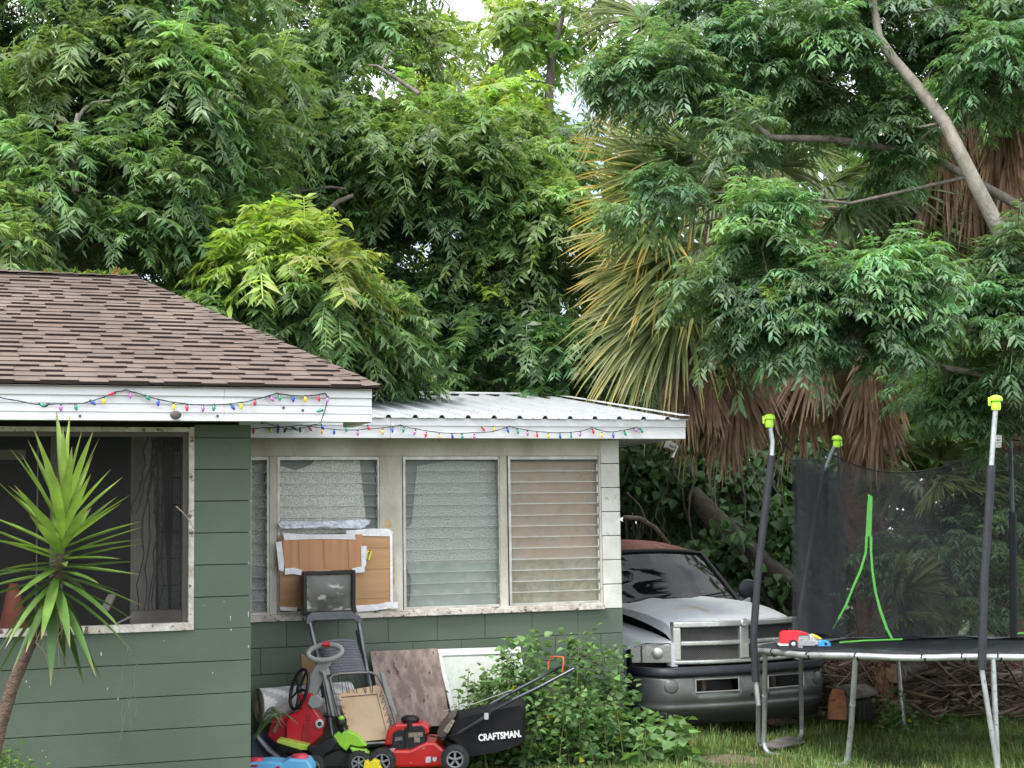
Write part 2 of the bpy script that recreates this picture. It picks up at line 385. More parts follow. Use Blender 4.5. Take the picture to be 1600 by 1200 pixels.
# shingle roof
tr=2.3; sr,zr=H(207,432,tr); te=-.66; ze=z_ft+.012; se=s_fe+.05
Lr=math.hypot(tr-te,zr-ze); ncr=int(Lr/.112); dt=(tr-te)/Lr; dz=(zr-ze)/Lr; nrm=Vector((0,-dz,dt))
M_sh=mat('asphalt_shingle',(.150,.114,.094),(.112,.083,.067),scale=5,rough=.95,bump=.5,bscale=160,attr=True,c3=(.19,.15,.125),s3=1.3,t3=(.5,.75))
mb=MB(HM)
def RP(s,v,h): return Vector((s,te+dt*v,ze+dz*v))+nrm*h
for i in range(ncr+1):
    v0=i*Lr/ncr-.01; v1=min(v0+Lr/ncr+.012,Lr); 
    sm=se+(sr-se)*max(0,v0)/Lr; sm1=se+(sr-se)*min(1,v1/Lr)
    s=-7.0+random.uniform(0,.2); lam=False
    while s<sm-.02:
        wd=random.uniform(.06,.26) if lam else random.uniform(.08,.22)
        e=min(s+wd,sm); e1=min(e,sm1) 
        th=.019 if lam else .009
        dr=-.004 if lam else random.uniform(0,.006)
        c=random.uniform(.90,1.10)*(1.03 if lam else .97); tint=random.uniform(-.03,.03)
        cc=(c*(1+tint),c,c*(1-tint))
        a=RP(s,v0+dr,th); b=RP(e,v0+dr,th); c2=RP(min(e,sm1),v1,.003); d2=RP(min(s,sm1),v1,.003)
        a0=RP(s,v0+dr,-.006); b0=RP(e,v0+dr,-.006)
        mb.add([a,b,c2,d2,a0,b0],[(0,1,2,3),(4,0,3),(1,5,2)],False,cc); mb.add([a,b,b0,a0],[(3,2,1,0)],False,(.22,.18,.18))  # dark asphalt butt edge, its colour also paints in the course shadow lines
        s=e; lam=not lam if random.random()<.85 else lam
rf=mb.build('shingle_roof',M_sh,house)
mb=MB(HM)
hb=3.2+tr
mb.add([RP(-7,0,-.008),RP(se,0,-.008),RP(sr,Lr,-.008),RP(-7,Lr,-.008)],[(0,1,2,3)])
mb.add([(se,te,ze-.008),(se,tr*2-te,ze-.008),(sr,tr,zr-.008)],[(0,1,2)]); mb.add([(se,2*tr-te,ze-.008),(-7,2*tr-te,ze-.008),(-7,tr,zr-.008),(sr,tr,zr-.008)],[(0,1,2,3)])
mb.add([(-7,te,ze-.02),(se,te,ze-.02),(se,2*tr-te,ze-.02),(-7,2*tr-te,ze-.02)],[(0,1,2,3)])
mb.add([(-7,te,ze-.02),(-7,tr,zr-.008),(-7,2*tr-te,ze-.02)],[(0,1,2)])
mb.build('roof_deck',mat('roof_felt',(.10,.075,.065),rough=1),rf)
mb=MB(HM)   # hip and ridge caps
A=Vector((se,te,ze)); B=Vector((sr,tr,zr)); n=int((B-A).length/.14)
for i in range(n):
    p=A+(B-A)*(i/n); q=A+(B-A)*((i+1.25)/n); sd2=Vector((.05,.12,-.030)); sl=Vector((-.11,-.02,-.012)); c=random.uniform(.8,1.1)
    up=Vector((0,0,.010)); mb.add([p+up*1.5,q+up*.5,q+sl+up*.4,p+sl+up*1.4,p+sd2+up*1.3,q+sd2+up*.3],[(0,3,2,1),(0,1,5,4)],False,(c,c,c))
n=40
for i in range(n):
    p=Vector((-7+(sr+7)*i/n,tr,zr)); q=Vector((-7+(sr+7)*(i+1.2)/n,tr,zr)); f=Vector((0,-.12,-.03)); b=Vector((0,.12,-.035)); c=random.uniform(.8,1.1); up=Vector((0,0,.012))
    mb.add([p+up,q+up*1.6,q+f+up*1.5,p+f+up,p+b+up,q+b+up*1.5],[(0,3,2,1),(0,1,5,4)],False,(c,c,c))
mb.build('ridge_cap',M_sh,rf)
# ---------- the set-back wing ----------
T2=1.98; s_re,_=H(969.5,800,T2); s_cw,_=H(940,800,T2)
_,z_s0=H(940,951.5,T2); _,z_s1=H(940,942,T2)
TF=1.66; s_f2,_=H(1070.5,670,TF); _,z_b2=H(1070,685.5,TF); _,z_t2=H(1070,656.5,TF)
mb=MB(HM)
blocks(mb,-.02,s_re,0,z_s0,T2,CH,.4064,0,[],zoff=z_s0-CH*5)
mb.build('lower_block_wall',M_green,house,bevel=.004)
mb=MB(HM); mb.bb(-.01,s_re-.012,T2+.02,T2+.055,0,z_s0-.03); mb.bb(s_re-.05,s_re-.012,T2+.06,5.0,0,z_b2); mb.bb(s_cw+.02,s_re-.014,T2+.02,T2+.055,z_s0-.03,z_b2)
mb.bb(-.1,s_re-.05,4.95,5.0,0,z_b2)
mb.build('wing_wall_core',M_mort,house)
mb=MB(HM)
blocks(mb,s_cw,s_re,z_s0,z_b2+.02,T2,CH,9,0,[],zoff=z_s0)
mb.build('white_corner_wall',M_wblk,house,bevel=.005)
mb=MB(HM)   # sill
mb.bb(-.02,s_cw-.003,T2-.045,T2+.06,z_s0,z_s1-.012); mb.bb(-.02,s_cw-.003,T2-.03,T2+.06,z_s1-.012,z_s1)
sill=mb.build('window_sill',M_sill,house,bevel=.004)
_,z_h=H(760,712.5,T2); _,z_h2=H(760,690,T2)
mb=MB(HM)
mb.bb(-.02,s_cw-.003,T2-.012,T2+.06,z_h,z_b2+.02)
mb.bb(-.02,s_cw-.003,T2-.02,T2-.0125,z_h+.105,z_b2+.02)
mb.bb(-.02,H(388,800,T2)[0],T2-.004,T2+.06,z_s1,z_h)
for (a,b) in ((421,432.5),(593,628.5),(781,792.5),(936.5,940)):
    x0,_=H(a,800,T2); x1,_=H(b,800,T2); mb.bb(x0,x1 if b<940 else s_cw-.003,T2-.004,T2+.06,z_s1,z_h)
mb.build('window_trim',M_wood,house,bevel=.003)
# stains where old tape was torn off
mb=MB(); 
for (x0,y0,x1,y1) in ((600,812,613,826),(611,868,618,918),(604,870,610,890)):
    pts=[((x0+x1)/2+(x1-x0)/2*math.cos(a)*random.uniform(.7,1.1),(y0+y1)/2+(y1-y0)/2*math.sin(a)*random.uniform(.8,1.1)) for a in [i*math.pi/6 for i in range(12)]]
    mb=MB(); Q(mb,pts,T2-.005,.0015); mb.build('glue_stain',mat('glue_stain',(.40,.24,.11),(.50,.40,.26),scale=20,rough=.8),house)
mb=MB(); rw=random.Random(9)
for (x,y,dx,n_) in ((200,1010,-1.5,9),(198,1080,2.2,9),(205,1085,-3.2,8),(212,1040,.4,8),(192,1100,-1,7)):
    pts=[]
    for k in range(n_): pts.append(HP(x,y,-.002)); x+=dx+rw.uniform(-3,3); y+=rw.uniform(9,15)
    mb.tube(pts,.0014,4,cap=False)
for k in range(16):
    x=rw.uniform(186,222); y=rw.uniform(990,1080); mb.tube([HP(x,y,-.002),HP(x+rw.uniform(-9,9),y+rw.uniform(-8,8),-.002)],.0012,4,cap=False)
mb.build('vine_scars',mat('vine_scar',(.24,.28,.24),(.15,.19,.15),scale=30,rough=.9),house)
for (x,y,w_,h_) in ((361,984,2,3),(360,966,1.3,8),(158,1022,2,6),(184,1092,1.5,4),(168,1076,1.5,3),(332,1051,1.5,2),(256,1001,1.5,1.5),(41,1065,1.6,4),(46,1073,1.5,2),(350,700,1.3,1.3),(388,960,1.5,9),(388,1010,1.5,4),(388,880,1,6),(66,1173,2,1.5),(72,1183,2,1.5),(350,940,1.5,1.5),(319,946,1.4,1.4)):
    mb=MB(); Q(mb,[(x-w_/2,y-h_/2),(x+w_/2,y-h_/2+.5),(x+w_/2-.3,y+h_/2),(x-w_/2+.4,y+h_/2)],-.0022,.001); mb.build('paint_chip',mat('paint_chip',(.55,.56,.52),rough=.8),house)
# jalousie windows
M_alu=mat('aged_aluminium',(.55,.55,.52),(.36,.35,.32),scale=8,rough=.5,metal=.4)
M_glass=seethrough('louvre_glass',(.42,.46,.44),.20,rough=.12,glossy=True,nscale=5)
M_edge=mat('glass_edge',(.10,.13,.11),rough=.3); M_edgeL=mat('glass_edge_bright',(.6,.62,.58),rough=.3)
def wave(u,v): return 0
M_foil=mat('foil_insulation',(.80,.80,.72),(.42,.44,.37),scale=75,rough=.42,metal=.1,bump=.6,bscale=85,lo=.36,hi=.62,stretch=(1.2,1,1),detail=2)
M_foil2=mat('foil_insulation_dim',(.46,.48,.44),(.25,.27,.24),scale=75,rough=.42,metal=.1,bump=.6,bscale=85,lo=.38,hi=.62,stretch=(1.2,1,1),detail=2)
M_gpan=mat('green_pane_backing',(.07,.10,.08),(.10,.13,.105),scale=3,rough=.5)
M_pale=mat('pale_green_backing',(.22,.27,.23),(.17,.21,.18),scale=4,rough=.5,c3=(.30,.34,.30),s3=16,t3=(.5,.75))
M_tanb=mat('tan_backing_board',(.37,.26,.175),(.30,.21,.14),scale=5,rough=.8,c3=(.25,.2,.12),s3=12,t3=(.55,.7))
M_mild=mat('mildewed_backing',(.30,.24,.15),(.16,.15,.09),scale=13,rough=.9,c3=(.36,.36,.12),s3=22,t3=(.6,.75))
M_crum=mat('crumpled_grey_backing',(.30,.30,.29),(.10,.10,.10),scale=9,rough=.6,bump=.6,bscale=14)
def jal(x0,x1,y0,y1,label,bk,edge,nsl):
    a,zt=H(x0,y0,T2+.02); b,_=H(x1,y0,T2+.02); zb=z_s1; zt=z_h
    f=.022
    mb=MB(HM)
    mb.bb(a,a+f,T2+.005,T2+.07,zb,zt); mb.bb(b-f,b,T2+.005,T2+.07,zb,zt); mb.bb(a+f,b-f,T2+.008,T2+.065,zt-.03,zt); mb.bb(a+f,b-f,T2+.008,T2+.065,zb,zb+.02)
    win=mb.build('jalousie_window',M_alu,house,bevel=.002); win['label']=label
    g=MB(HM); e=MB(HM); z0=zb+.022; z1=zt-.032; h=(z1-z0)/nsl
    for i in range(nsl):
        za=z0+i*h; g.add([(a+f,T2+.012,za-.004),(b-f,T2+.012,za-.004),(b-f,T2+.040,za+h+.006),(a+f,T2+.040,za+h+.006)],[(0,1,2,3)])
        j=random.uniform(-.002,.002)
        e.bb(a+f,b-f,T2+.009,T2+.014,za-.006+j,za-.0025+j)
        e.bb(b-f-.012,b-f-.004,T2+.004,T2+.012,za,za+h*.6) 
    g.build('glass_louvre',M_glass,win); e.build('louvre_edge',edge,win)
    base=MB(HM); base.bb(a,b,T2+.12,T2+.13,zb,zt); base.build('backing_panel',M_gpan,win)
    for (pts,m,nm) in bk:
        k=MB(); Q(k,pts,T2+.10-(.01 if nm!='foil_sheet' else 0),.004); k.build(nm,m,win)
    return win
jal(388,421,714,955,'narrow louvred window beside the green corner with dim foil behind it',[([(380,730),(419,722),(419,884),(380,888)],M_foil2,'foil_sheet'),([(380,888),(419,884),(419,955),(380,960)],M_crum,'grey_sheet')],M_edge,13)
jal(432.5,593,714,953,'louvred window half covered by taped cardboard, bright foil inside',[([(436,728),(462,735),(486,726),(492,719),(562,719),(566,760),(572,812),(570,832),(436,836)],M_foil,'foil_sheet')],M_edge,13)
jal(628.5,781,714,950,'louvred window with grey foil inside and a pale lower panel',[([(652,728),(700,720),(776,722),(776,878),(634,880),(634,828),(643,818),(647,780)],M_foil2,'foil_sheet'),([(634,880),(776,878),(776,946),(640,948),(643,905)],M_pale,'pale_sheet')],M_edge,13)
jal(792.5,936.5,714,948,'louvred window backed by a tan board with mildew at the bottom',[([(795,722),(932,722),(932,874),(795,876)],M_tanb,'board_sheet'),([(795,876),(932,874),(932,944),(795,946)],M_mild,'mildewed_sheet')],M_edgeL,13)
# silver tarp strip in the second window
# fascia + metal roof of the wing
mb=MB(HM)
h2=z_t2-z_b2
pr=[(-.08,z_b2),(0,z_b2),(.004,z_b2+h2*.60),(.016,z_b2+h2*.62),(.018,z_b2+h2),(-.08,z_b2+h2)]
profile_run(mb,pr,-.02,1.35,TF); profile_run(mb,pr,1.353,s_f2,TF)
mb.bb(s_f2-.03,s_f2+.003,TF+.002,4.8,z_b2,z_t2-.01)
mb.build('wing_fascia_board',M_white,house)
mb=MB(HM); mb.bb(-.02,s_f2-.03,TF+.08,4.8,z_b2+.01,z_b2+.03); mb.build('wing_soffit',mat('wing_soffit_grey',(.45,.45,.43),rough=.7),house)
tb=4.76; sb_,zb_=H(872,620,tb)
M_met=mat('galvanised_roof',(.50,.52,.55),(.42,.44,.47),scale=3,rough=.45,metal=.2,bump=.05,stretch=(4,.6,1),c3=(.38,.38,.38),s3=9,t3=(.62,.8))
mb=MB(HM); prof=[]
s=-.6; pitch=.218
while s<s_f2+.02:
    prof+=[(s,0),(s+pitch*.30,0),(s+pitch*.36,.004),(s+pitch*.42,0),(s+pitch*.72,0),(s+pitch*.78,.024),(s+pitch*.90,.024),(s+pitch*.96,0)]; s+=pitch
prof=[p for p in prof if p[0]<s_f2+.02]
vs=[]; n=len(prof); zt0=z_t2+.006
rows=[(TF-.045,0),(TF+1.2,.37),(tb,1)]
for (t,f) in rows:
    zz=zt0+(zb_-zt0)*(t-TF)/(tb-TF)
    for (s,h) in prof: vs.append((s,t,zz+h))
for (t,f) in rows[:1]:
    pass
mb.add(vs,[(j*n+i,j*n+i+1,(j+1)*n+i+1,(j+1)*n+i) for j in range(len(rows)-1) for i in range(n-1)])
mr_=mb.build('metal_roof',M_met,house,solid=.003)
mb=MB(HM)
for (t,off) in ((tb-.1,.0),):
    mb.bb(-.6,sb_+.02,t,t+.12,zb_+.012,zb_+.030)
a=Vector((s_f2+.02,TF-.05,zt0)); 
mb.slab([(s_f2+.025,TF-.05,zt0+.028),(s_f2+.025,tb,zb_+.028),(s_f2-.06,tb,zb_+.028),(s_f2-.06,TF-.05,zt0+.028)],.003)
mb.build('roof_flashing',mat('white_flashing',(.72,.74,.77),(.6,.62,.65),scale=3,rough=.4),mr_)
mb=MB(HM)
s=-.6+pitch*.84
while s<s_f2:
    for (t_,z_) in ((TF+.5,zt0+.024+(zb_-zt0)*.16),(TF+.03,zt0+.025)):
        mb=MB(HM); mb.lathe([(.007,0),(.007,.006),(0,.008)],(s,t_,z_),n=8); mb.build('roof_screw',mat('roof_screw',(.2,.2,.2),rough=.5),mr_)
    s+=pitch
# mud nest under the fascia, security lamp on the soffit
mb=MB(); c=HP(274.5,648.5,-.64); mb.ell(c,(.034,.02,.026)); mb.ell(c+Vector((.015,-.004,.006)),(.02,.015,.014))
nst=mb.build('mud_nest',mat('mud',(.16,.15,.13),(.10,.09,.08),scale=30,rough=1,bump=.8),loc=c); tag(nst,'small grey mud wasp nest stuck to the white fascia','nest')
lamp=empty('flood_light',HP(1047,688,2.6),0,'small grey box flood light hanging under the metal roof corner','light')
mb=MB(); c=HP(1047,697,2.6); R=Euler((0,R_(25),R_(20))).to_matrix(); mb.box(c,(.085,.07,.07),R); mb.box(c+R@Vector((0,-.04,.01)),(.06,.015,.03),R); mb.build('lamp_housing',mat('grey_lamp_metal',(.30,.29,.28),(.2,.19,.18),rough=.5),lamp,bevel=.006)
mb=MB(); mb.box(c+R@Vector((.055,-.01,-.03)),(.014,.05,.12),R); mb.build('lamp_visor',mat('light_grey_plastic',(.5,.49,.47),rough=.5),lamp,bevel=.003)
mb=MB(); mb.tube([c+Vector((0,0,.03)),HP(1044,684,2.6),HP(1044,676,2.6)],.012); mb.build('lamp_bracket',mat('grey_lamp_metal'),lamp)
# twig caught on the wing window frame
mb=MB()
mb.tube([HP(275,791,-.05),HP(285,800,-.07),HP(297,815,-.08),HP(305,830,-.05)],[.005,.004,.003,.002],6); mb.tube([HP(291,807,-.08),HP(296,800,-.1),HP(300,795,-.08)],.002,5)
tw=mb.build('dry_twig',mat('dry_twig',(.38,.33,.28),rough=.8),loc=HP(290,805,-.07)); tag(tw,'thin dry twig caught against the white frame of the porch opening','twig')
# ================= STRING LIGHTS =================
CB={'r':(.65,.02,.06),'g':(.01,.30,.20),'b':(.02,.08,.55),'y':(.85,.60,.02),'p':(.48,.16,.50),'k':(.03,.03,.04)}
def bulbmat(c):
    m=mat('bulb_'+{'r':'red','g':'green','b':'blue','y':'yellow','p':'purple','k':'black'}[c],CB[c],tuple(x*.8 for x in CB[c]),rough=.15,coat=.5); return m
def strand(label,path,bulbs,t,name='string_lights'):
    e=empty(name,HP(*path[len(path)//2],t),0,label,'string lights')
    mb=MB(); pts=[]
    for i in range(len(path)-1):
        for k in range(4):
            f=k/4; x=path[i][0]+(path[i+1][0]-path[i][0])*f; y=path[i][1]+(path[i+1][1]-path[i][1])*f+math.sin(f*math.pi)*.7
            pts.append(HP(x,y,t-.01+.004*math.sin(len(pts)*1.7)))
    pts.append(HP(*path[-1],t-.01))
    mb.tube(pts,.0032,5); mb.tube([p+Vector((.002,-.004,.002*math.sin(i*2.2))) for i,p in enumerate(pts)],.0028,5)
    mb.build('cord',mat('green_black_wire',(.03,.045,.04),rough=.5),e)
    for (x,y,c,ang) in bulbs:
        p=HP(x,y,t-.02); a=R_(ang); d=Vector((math.sin(a),-.12,-math.cos(a))).normalized()
        d=HM.to_3x3()@d
        b=MB(); b.lathe([(.0065,0),(.0065,.016)],p,d,8); o=b.build('bulb_socket',mat('green_black_wire'),e)
        b=MB(); b.lathe([(.007,.012),(.0105,.020),(.0105,.028),(.006,.042),(0,.048)],p,d,10); b.build('bulb',bulbmat(c),o)
    return e
strand('string of coloured christmas bulbs sagging along the white fascia of the front wing',
 [(-20,620),(0,621),(28,626),(58,632),(90,631),(130,630),(160,621),(182,612),(197,609),(215,614),(247,624),(290,631),(330,633),(375,629),(398,624),(420,618),(432,614),(458,618),(486,618),(508,614),(512,620),(508,640),(500,662),(470,665)],
 [(60,631,'g',70),(78,630,'k',-60),(95,631,'p',0),(117,630,'g',15),(140,625,'b',50),(162,620,'y',5),(181,613,'r',-70),(204,611,'p',0),(226,617,'g',45),(247,623,'b',0),(271,629,'y',5),(292,631,'r',0),(317,632,'p',0),(335,631,'g',-8),(360,631,'b',35),(377,628,'y',0),(398,623,'r',0),(421,618,'p',35),(437,615,'g',0),(458,617,'b',0),(477,617,'y',0),(498,616,'r',0),(512,619,'p',-10),(505,641,'g',-80)],-.625)
strand('string of coloured christmas bulbs along the white fascia below the metal roof',
 [(392,670),(410,668),(440,667),(470,664),(500,668),(540,672),(575,670),(600,668),(625,664),(660,672),(700,677),(740,676),(770,674),(795,666),(830,673),(870,676),(905,674),(925,668),(950,675),(975,672),(995,667),(1001,672)],
 [(396,669,'r',0),(420,668,'y',30),(434,668,'b',0),(455,667,'g',60),(482,666,'r',35),(503,669,'y',0),(522,670,'b',0),(541,666,'g',0),(559,672,'p',0),(574,664,'r',20),(598,670,'y',0),(613,667,'b',0),(631,667,'g',-10),(649,671,'p',-15),(666,675,'r',-10),(686,677,'y',0),(706,677,'b',10),(722,678,'g',0),(741,678,'p',0),(752,667,'r',40),(770,666,'y',20),(792,668,'b',15),(808,670,'g',10),(824,673,'p',0),(839,675,'r',0),(857,677,'y',0),(875,677,'b',0),(892,676,'g',0),(907,674,'p',-10),(925,670,'r',20),(940,675,'y',0),(958,676,'b',0),(975,673,'g',20),(990,669,'p',40),(1000,669,'g',30)],TF-.02)
strand('short tangle of dark bulbs looped below the corner of the front fascia',
 [(412,659),(425,664),(440,668),(455,671),(475,668),(490,664),(504,664)],
 [(416,658,'k',-70),(434,663,'k',10),(448,668,'k',-30),(469,667,'k',0),(502,663,'b',25),(458,668,'g',60)],TF-.06,)
# ================= VEGETATION =================
UPV=np.array([0,0,1.0])
def nrm_(a): return a/np.maximum(np.linalg.norm(a,axis=-1,keepdims=True),1e-9)
def fronds(base,dirv,L,K,leafL,leafW,droop,col,fwd=.55,sag=.34,rach=True,jit=.27):
    """pinnate leaves; returns V,F,C"""
    N=len(base); dirv=nrm_(dirv); L=np.asarray(L).reshape(N,1); droop=np.asarray(droop).reshape(N,1)
    side=np.cross(dirv,UPV); side=nrm_(side+1e-6)
    u=np.linspace(.16,1,K)[None,:,None]
    down=np.array([0,0,-1.0])
    p=base[:,None]+L[:,None]*(dirv[:,None]*u+down*droop[:,None]*u*u)
    t=nrm_(dirv[:,None]+2*droop[:,None]*u*down)
    nr=nrm_(np.cross(side[:,None],t))
    Vs=[];Cs=[]
    prof=(.55+.45*np.sin(np.linspace(.35,2.7,K)))[None,:,None]
    for sg in (-1,1):
        d=side[:,None]*sg+t*fwd+down*sag+rng.normal(0,jit,(N,K,3)); d=nrm_(d)
        l=leafL*prof*rng.uniform(.6,1.25,(N,K,1))*(rng.random((N,K,1))>.06)*(L[:,None]/L.mean())
        wv=nrm_(np.cross(d,nr)+rng.normal(0,.25,(N,K,3)))*l*leafW
        b=p; m=p+d*l*.42+nr*l*.03; tip=p+d*l+down*l*.16
        q=np.stack([b,m+wv,tip,m-wv],axis=2)
        Vs.append(q.reshape(-1,3))
        c=col[:,None,:]*rng.uniform(.70,1.35,(N,K,1))*(1+rng.normal(0,.07,(N,K,3))); c=np.repeat(c[:,:,None,:],4,axis=2); Cs.append(c.reshape(-1,3))
    V=np.concatenate(Vs); C=np.concatenate(Cs); F=np.arange(len(V)).reshape(-1,4)
    if rach:
        us=np.array([0,.35,.7,1.0])[None,:,None]
        pr=base[:,None]+L[:,None]*(dirv[:,None]*us+down*droop[:,None]*us*us)
        wd=side[:,None]*L[:,None]*.009
        q=np.stack([pr-wd,pr+wd],axis=2) # N,4,2,3
        n0=len(V); V=np.concatenate([V,q.reshape(-1,3)]); C=np.concatenate([C,np.repeat(col*1.5+.01,8,axis=0)])
        idx=n0+np.arange(N)[:,None]*8; fr=[]
        for k in range(3): fr.append(np.concatenate([idx+2*k,idx+2*k+1,idx+2*k+3,idx+2*k+2],axis=1))
        F=np.concatenate([F]+fr)
    return V,F,C
def broad(base,dirv,size,col,wid=.42,fold=.12):
    """single broad leaves"""
    N=len(base); d=nrm_(dirv); s=np.asarray(size).reshape(N,1)
    up=nrm_(UPV+rng.normal(0,.5,(N,3))); sd=nrm_(np.cross(d,up)); n=nrm_(np.cross(sd,d))
    b=base; m1=b+d*s*.30; m2=b+d*s*.62; tip=b+d*s-n*s*.12
    w1=sd*s*wid; w2=sd*s*wid*.72; f=n*s*fold
    q=np.stack([b,m1+w1+f,m2+w2+f*.6,tip,m2-w2+f*.6,m1-w1+f],axis=1)
    V=q.reshape(-1,3); i=np.arange(N)[:,None]*6
    F=np.concatenate([np.concatenate([i,i+1,i+2,i+3],1),np.concatenate([i,i+3,i+4,i+5],1)])
    return V,F,np.repeat(col*rng.uniform(.75,1.3,(N,1)),6,axis=0)
def merge(parts):
    V=[];F=[];C=[];n=0
    for v,f,c in parts: V.append(v);F.append(f+n);C.append(c);n+=len(v)
    return np.concatenate(V),np.concatenate(F),np.concatenate(C)
M_leaf=leafmat('pinnate_leaf',trans=.42,rough=.42,spec=.5)
M_leafb=leafmat('broad_leaf',trans=.38,rough=.5,spec=.35)
M_bark=mat('grey_brown_bark',(.20,.175,.15),(.10,.085,.07),scale=14,rough=.9,bump=.7,bscale=50,stretch=(1,1,.35))
M_barkp=mat('pale_bark',(.33,.30,.26),(.19,.17,.14),scale=10,rough=.9,bump=.6,bscale=45,stretch=(1,1,.5))
M_barkd=mat('dark_bark',(.07,.06,.045),(.035,.03,.025),scale=14,rough=.95,bump=.6)
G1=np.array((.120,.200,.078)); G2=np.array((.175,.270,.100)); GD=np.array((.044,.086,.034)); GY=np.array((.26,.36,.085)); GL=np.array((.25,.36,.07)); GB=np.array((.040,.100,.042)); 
def bip(base,dirv,L,droop,col,K2=4,Ks=4,leafL=.055,leafW=.22):
    """twice-divided leaves: side leaflets are small fronds themselves"""
    N=len(base); dirv=nrm_(dirv); L_=L.reshape(N,1); dp=droop.reshape(N,1); down=np.array([0,0,-1.0])
    side=nrm_(np.cross(dirv,UPV)+1e-6); out=[]
    for u in np.linspace(.30,1,K2+1):
        p=base+L_*(dirv*u+down*dp*u*u); t=nrm_(dirv+2*dp*u*down)
        sgs=(0,) if u==1 else (-1,1)
        for sg in sgs:
            d=nrm_(side*sg*1.0+t*(.75 if sg else 1)-UPV*.12+rng.normal(0,.12,(N,3)))
            sl=L*(.42 if sg else .40)*(1.15-.5*abs(u-.5))*rng.uniform(.8,1.15,N)
            out.append(fronds(p,d,sl,Ks,leafL,leafW,dp.ravel()*.7+.1,col*rng.uniform(.85,1.15,(N,1)),fwd=.9,sag=.25,rach=False,jit=.2))
    us=np.array([0,.5,1.0])[None,:,None]
    pr=base[:,None]+L_[:,None]*(dirv[:,None]*us+down*dp[:,None]*us*us); wd=side[:,None]*.0025
    q=np.stack([pr-wd,pr+wd],axis=2).reshape(-1,3); i=np.arange(N)[:,None]*6
    out.append((q,np.concatenate([np.concatenate([i,i+1,i+3,i+2],1),np.concatenate([i+2,i+3,i+5,i+4],1)]),np.repeat(col*1.5+.01,6,axis=0)))
    return merge(out)
def crown(clumps,L=(.30,.5),K=8,leafL=.11,leafW=.16,M=9,droopr=(.25,.6),young=.03,yc=GL,spread=1.0,shell=.45,two=False,dens=1.0,size=1.0):
    """clumps: (centre, (rx,ry,rz), number of shoots, colour). Returns leaf mesh data and shoot points"""
    parts=[];tips=[]
    for (c,r,n,col) in clumps:
        c=np.array(c); r=np.array(r)*size; n=max(3,int(n*dens))
        d=nrm_(rng.normal(0,1,(n,3))); d[:,2]=np.where(d[:,2]<-.55,-d[:,2]*.6,d[:,2])
        rad=rng.uniform(shell,1.0,(n,1))**.7*np.where(rng.random((n,1))<.22,rng.uniform(1.1,1.55,(n,1)),1)
        tp=c+d*rad*r; D=nrm_(d*np.array((1,1,.55))+np.array((0,0,.55)))
        tips.append((c,tp))
        isy=rng.random(n)<young
        # whorl
        az=(np.arange(M)[None]*2.399+rng.uniform(0,6.3,(n,1)))+rng.normal(0,.25,(n,M))
        elv=rng.uniform(.05,1.35,(n,M))
        a=nrm_(np.cross(D,np.array([.3,.2,.1]))+1e-6); b=np.cross(D,a)
        dd=(a[:,None]*np.cos(az)[...,None]+b[:,None]*np.sin(az)[...,None])*np.sin(elv+.35)[...,None]+D[:,None]*np.cos(elv+.35)[...,None]
        N=n*M; base=np.repeat(tp,M,axis=0)+rng.normal(0,.02,(N,3))
        Lr=rng.uniform(L[0],L[1],N)*np.repeat(rng.uniform(.62,1.2,n),M); dr=rng.uniform(*droopr,N)
        cc=np.repeat(np.where(isy[:,None],yc,col*(1+rng.normal(0,.16,(n,1)))*(1+rng.normal(0,.06,(n,3)))),M,axis=0)*rng.uniform(.85,1.15,(N,1))
        Lr=np.where(np.repeat(isy,M),Lr*.6,Lr)
        parts.append(bip(base,dd.reshape(-1,3),Lr,dr,np.maximum(cc,.004),K2=K,leafL=leafL,leafW=leafW) if two else fronds(base,dd.reshape(-1,3),Lr,K,leafL,leafW,dr,np.maximum(cc,.004)))
    return merge(parts),tips
def limbs(mb,trunk,tips,r0,twig=True,every=3,rt=.03):
    """trunk: list of (point,radius). limbs from the trunk to each clump centre, twigs to shoots"""
    tp=[];rr=[]
    for i in range(len(trunk)-1):
        a,b=Vector(trunk[i][0]),Vector(trunk[i+1][0]); m=max(1,int((b-a).length/.35))
        for k in range(m):
            f=k/m; tp.append(a.lerp(b,f)+Vector((random.uniform(-.012,.012),random.uniform(-.012,.012),0))); rr.append(trunk[i][1]*(1-f)+trunk[i+1][1]*f)
    tp.append(Vector(trunk[-1][0])); rr.append(trunk[-1][1])
    mb.tube(tp,rr,9)
    nodes=list(tp)
    for (c,ts) in sorted(tips,key=lambda q:min((Vector(q[0])-p).length for p in tp)):
        c=Vector(c); cand=[p for p in nodes if p.z<c.z+.25 and (p-c).length>.12] or [tp[0]]
        s=min(cand,key=lambda p:(p-c).length); d=c-s; L=d.length; nodes.append(c)
        if L<.05: continue
        k=max(.012,min(rt,rt*L/3)); side=Vector((random.uniform(-1,1),random.uniform(-1,1),random.uniform(-.5,.7)))*L*.15
        pts=[s,s+d*.35+side+Vector((0,0,-.04*L)),s+d*.7+side*.6,c]
        mb.tube(pts,[k*1.25,k,k*.75,k*.5],6)
        if twig:
            for q in ts[::every]:
                q=Vector(q); m=(c+q)/2+Vector((random.uniform(-.06,.06),random.uniform(-.06,.06),-.05)); mb.tube([c,m,q],[k*.45,k*.3,.004],4,cap=False)
def tree(label,cat,base,trunk,clumps,group=None,bark=None,twig=True,every=3,rt=.03,name='broadleaf_tree',leaf=None,**kw):
    root=empty(name,base,0,label,cat,group)
    (V,F,C),tips=crown(clumps,**kw)
    npmesh('crown',V,[F],C,leaf or M_leaf,parent=root)
    mb=MB(); limbs(mb,trunk,tips,0,twig,every,rt); mb.build('trunk',bark or M_bark,root)
    return root,tips
